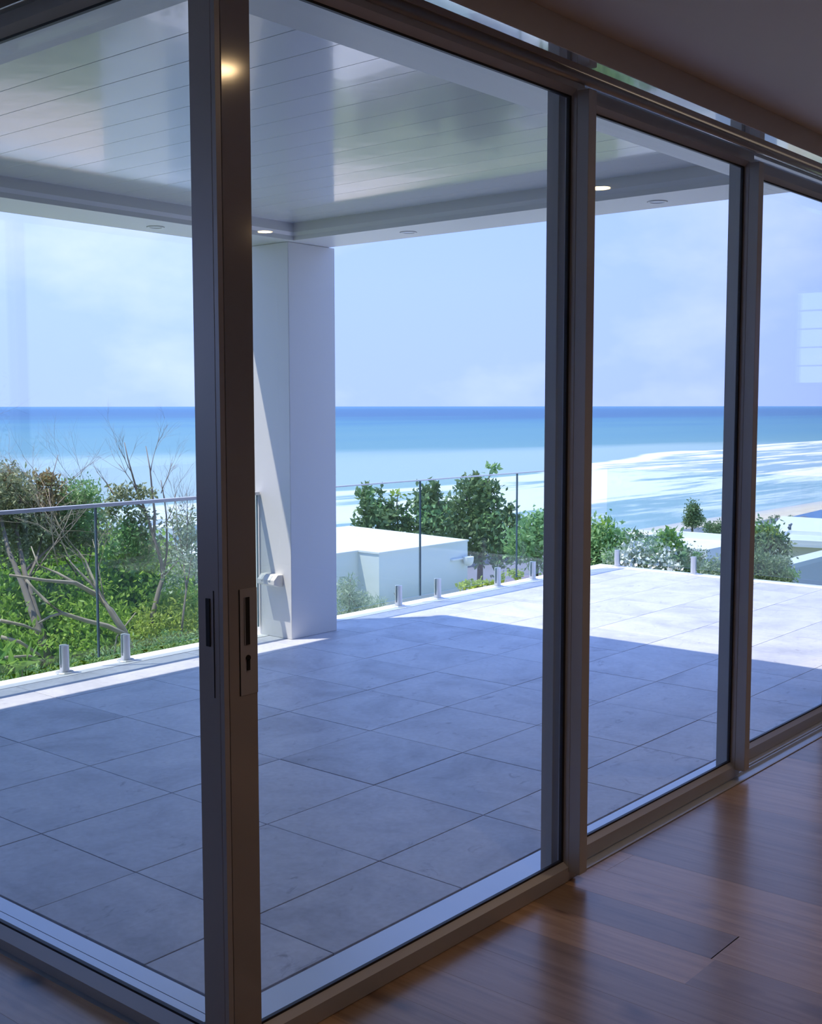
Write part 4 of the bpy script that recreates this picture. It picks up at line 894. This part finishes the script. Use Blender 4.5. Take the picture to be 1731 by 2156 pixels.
for i, (p, r, n, lb) in enumerate([((8.33, 6.39, -0.00), 0.05, 160, 'small yellow green succulent at the corner of the white block'), ((8.56, 6.42, -0.02), 0.06, 160, 'widest yellow green succulent right of the white block'), ((8.70, 6.40, -0.01), 0.045, 90, 'flat yellow green succulent left of the third spigot'),
     ((8.94, 6.41, -0.01), 0.05, 110, 'yellow green succulent hugging the third spigot'), ((9.26, 6.48, -0.01), 0.06, 220, 'pale leafy clump between the third and fourth spigot')]):
    plant('succulent', lb, (p[0], p[1], -0.35), [('leaf_yellow', [(p, (r * 1.1, r, r * 0.6), n)])], [([(p[0], p[1], -0.35), (p[0], p[1], p[2])], 0.012, 0.006), ([(p[0], p[1], -0.35), (p[0] + r * 0.6, p[1], p[2])], 0.008, 0.005)], 41 + i, 'plant', group=gC, lsize=0.028, aspect=0.8)
# --- beyond the far edge of the terrace
gR = 'garden shrubs below the far edge of the terrace'
plant('garden_shrub', 'tall light green shrub right of the first post', (12.00, 7.22, -0.61), [('leaf_mid', [((11.99, 7.23, 0.06), 0.22, 900), ((11.94, 7.31, -0.10), 0.25, 700), ((12.05, 7.12, -0.04), 0.2, 700), ((12.00, 7.20, -0.18), 0.25, 800)]), ('leaf_bright', [((11.99, 7.23, 0.10), 0.16, 260), ((12.08, 7.07, -0.15), 0.16, 260)])], [([(12.00, 7.22, -0.61), (11.99, 7.23, 0.07)], 0.03, 0.01)], 51, 'shrub', lsize=0.07, group=gR)
plant('palm', 'small spiky palm between the light green shrub and the white flowers', (12.98, 7.51, -0.64), [('leaf_dark', [((12.98, 7.52, -0.05), 0.10, 70), ((13.03, 7.44, -0.08), 0.08, 40)]), ('leaf_mid', [((12.99, 7.50, -0.09), 0.12, 110)])], [([(12.99, 7.51, -0.64), (12.98, 7.51, -0.09)], 0.03, 0.02)], 52, 'palm', 'barkdark', lsize=0.13, aspect=0.14)
plant('garden_shrub', 'white flowering shrub spread along the terrace edge between the two spigots', (11.55, 6.39, -0.41), [('leaf_pale', [((11.51, 6.46, -0.12), 0.18, 800), ((11.61, 6.28, -0.09), 0.2, 900), ((11.42, 6.62, -0.13), 0.15, 500), ((11.67, 6.17, -0.15), 0.14, 500), ((11.55, 6.40, -0.02), 0.14, 400)]), ('leaf_mid', [((11.65, 6.42, -0.11), 0.28, 700), ((11.48, 6.72, -0.17), 0.16, 400)])], None, 53, 'shrub', lsize=0.05, group=gR)
o = col.objects[-1]
fl_par = [q for q in col.objects if q.name.startswith('garden_shrub')][-1]
leaf_cloud('blossom', [((11.39, 6.37, 0.02), (0.16, 0.16, 0.10), 130), ((11.48, 6.21, -0.06), (0.2, 0.2, 0.12), 150), ((11.34, 6.46, -0.08), (0.14, 0.14, 0.08), 80), ((11.55, 6.08, -0.13), (0.12, 0.12, 0.08), 60)], M['flower'], fl_par, size=0.045, seed=77, aspect=0.9)
plant('garden_shrub', 'dark green leafy shrub behind the white flowers', (12.25, 6.77, -0.48), [('leaf_dark', [((12.25, 6.78, -0.03), 0.12, 420), ((12.30, 6.68, -0.06), 0.10, 320), ((12.22, 6.83, -0.03), 0.08, 200)]), ('leaf_bright', [((12.31, 6.67, -0.04), 0.10, 90)])], None, 54, 'shrub', lsize=0.06, group=gR)
plant('garden_shrub', 'bright green broad leafed shrub against the flat white roof', (12.04, 6.33, -0.47), [('leaf_bright', [((12.03, 6.34, 0.04), 0.11, 260), ((12.01, 6.38, -0.03), 0.10, 160)]), ('leaf_mid', [((12.05, 6.31, -0.06), 0.14, 420), ((12.02, 6.36, 0.05), 0.13, 300), ((12.07, 6.27, -0.14), 0.11, 260)])], [([(12.04, 6.33, -0.47), (12.03, 6.34, -0.09), (12.02, 6.35, 0.16)], 0.010, 0.003), ([(12.05, 6.30, -0.25), (12.08, 6.24, -0.16), (12.10, 6.21, -0.08)], 0.006, 0.003)], 55, 'shrub', lsize=0.075, group=gR)
plant('clipped_hedge', 'dark green domed hedge left of the second far spigot', (12.50, 6.30, -0.57), [('leaf_dark', [((12.50, 6.31, -0.24), (0.17, 0.17, 0.17), 2600), ((12.46, 6.38, -0.34), (0.17, 0.17, 0.12), 1200), ((12.53, 6.25, -0.34), (0.14, 0.14, 0.12), 900)]), ('leaf_mid', [((12.32, 6.22, -0.30), (0.15, 0.15, 0.08), 500)])], None, 56, 'hedge', lsize=0.035, shell=0.9)
plant('garden_shrub', 'low silvery green shrub between the second far spigot and the third post', (11.90, 5.71, -0.49), [('leaf_pale', [((11.90, 5.72, -0.21), 0.13, 600), ((11.94, 5.63, -0.18), 0.14, 500)]), ('leaf_mid', [((11.97, 5.81, -0.24), 0.13, 500), ((12.10, 5.99, -0.14), (0.05, 0.05, 0.12), 60)])], None, 57, 'shrub', lsize=0.045, group=gR)
plant('garden_tree', 'dense dark green tree with a sunlit yellow top right of the third post', (12.86, 5.52, -0.59), [('leaf_dark', [((12.86, 5.54, -0.02), 0.22, 1500), ((12.84, 5.59, -0.16), 0.26, 1500), ((12.89, 5.46, -0.13), 0.14, 500), ((12.81, 5.64, 0.00), 0.2, 700)]), ('leaf_yellow', [((12.86, 5.53, 0.14), 0.10, 360), ((12.82, 5.62, 0.09), 0.12, 360)]), ('leaf_mid', [((12.84, 5.57, 0.11), 0.16, 500), ((12.90, 5.44, 0.06), 0.07, 130)])], [([(12.86, 5.52, -0.59), (12.86, 5.54, -0.16), (12.86, 5.54, 0.12)], 0.04, 0.01)], 58, 'tree', 'barkdark', lsize=0.06)
plant('garden_shrub', 'pale speckled shrub beside the long grey rendered wall', (12.55, 5.23, -0.52), [('leaf_pale', [((12.54, 5.25, -0.14), 0.10, 420), ((12.56, 5.22, -0.23), 0.10, 300)]), ('leaf_mid', [((12.40, 5.07, -0.25), 0.08, 200)])], None, 59, 'shrub', lsize=0.045, group=gR)
plant('clipped_hedge', 'low dark hedge against the coping right of the third post', (11.59, 4.93, -0.47), [('leaf_dark', [((11.72, 5.15, -0.17), (0.10, 0.22, 0.15), 1500), ((11.69, 4.96, -0.19), (0.10, 0.22, 0.08), 900), ((11.65, 4.79, -0.20), (0.08, 0.16, 0.05), 350), ((12.10, 5.27, -0.14), 0.2, 900)])], None, 60, 'hedge', lsize=0.045, shell=0.8)
plant('conical_pine', 'dark conical pine standing alone before the surf', (107.2, 53.9, -11.1), [('leaf_dark', [((107.3, 53.8, -9.2), (0.55, 0.55, 1.0), 1500), ((107.4, 53.6, -8.6), (0.25, 0.25, 0.55), 500), ((107.2, 53.9, -9.8), (0.75, 0.75, 0.5), 900), ((107.6, 53.1, -9.5), (0.45, 0.45, 0.3), 300)])], [([(107.3, 53.8, -11.1), (107.3, 53.8, -9.7)], 0.12, 0.06)], 61, 'tree', 'barkdark', lsize=0.25, shell=0.7)
plant('garden_shrub', 'dusty green clump in front of the small hipped house', (81.1, 39.0, -8.0), [('leaf_dark', [((81.0, 39.2, -7.5), 0.5, 500), ((81.3, 38.6, -7.4), 0.5, 500), ((81.5, 38.1, -7.5), 0.6, 400)])], None, 62, 'shrub', lsize=0.2, group=gR)
for i, (pxx, pyy, lb) in enumerate([(1626, 1090, 'tiny far palm above the long grey roof, leftmost'), (1638, 1090, 'tiny far palm above the long grey roof, middle'), (1664, 1092, 'tiny far palm above the long grey roof, rightmost'), (1598, 1110, 'tiny dark treetop above the white flat roof beside the post'), (1618, 1110, 'tiny dark treetop above the sunlit garden tree')]):
    P_ = [(108.6, 46.2, -9.1), (108.8, 45.7, -9.0), (109.2, 44.6, -9.1), (88.0, 38.5, -7.8), (88.2, 37.8, -7.8)][i]
    s_ = 0.25 if i < 3 else 0.16
    plant('far_palm', lb, (P_[0], P_[1], P_[2] - 1.2), [('leaf_dark', [(P_, s_, 90)])], [([(P_[0], P_[1], P_[2] - 1.2), P_], 0.05, 0.03)], 70 + i, 'palm', 'barkdark', lsize=s_ * 0.7, aspect=0.3)
# trees on the landward side of the house wing (mirrored faintly in the left pane)
plant('backyard_tree', 'garden tree behind the far window of the left-hand wing', (-1.2, 10.5, -0.4), [('leaf_olive', [((-1.2, 10.5, 1.7), 0.6, 1400), ((-0.2, 11, 1.3), 0.6, 1200), ((-2.2, 10.5, 1.2), 0.7, 1300), ((0.8, 11, 1.0), 0.6, 1000)])], [([(-1.2, 10.5, -0.4), (-1.1, 10.5, 0.8), (-1.2, 10.5, 1.8)], 0.07, 0.02)], 80, 'tree', lsize=0.07, rec=[((-1.2, 10.5, 1.4), (0, 0, 1), 1.2, 0.02, 3, 0.4, 4)])
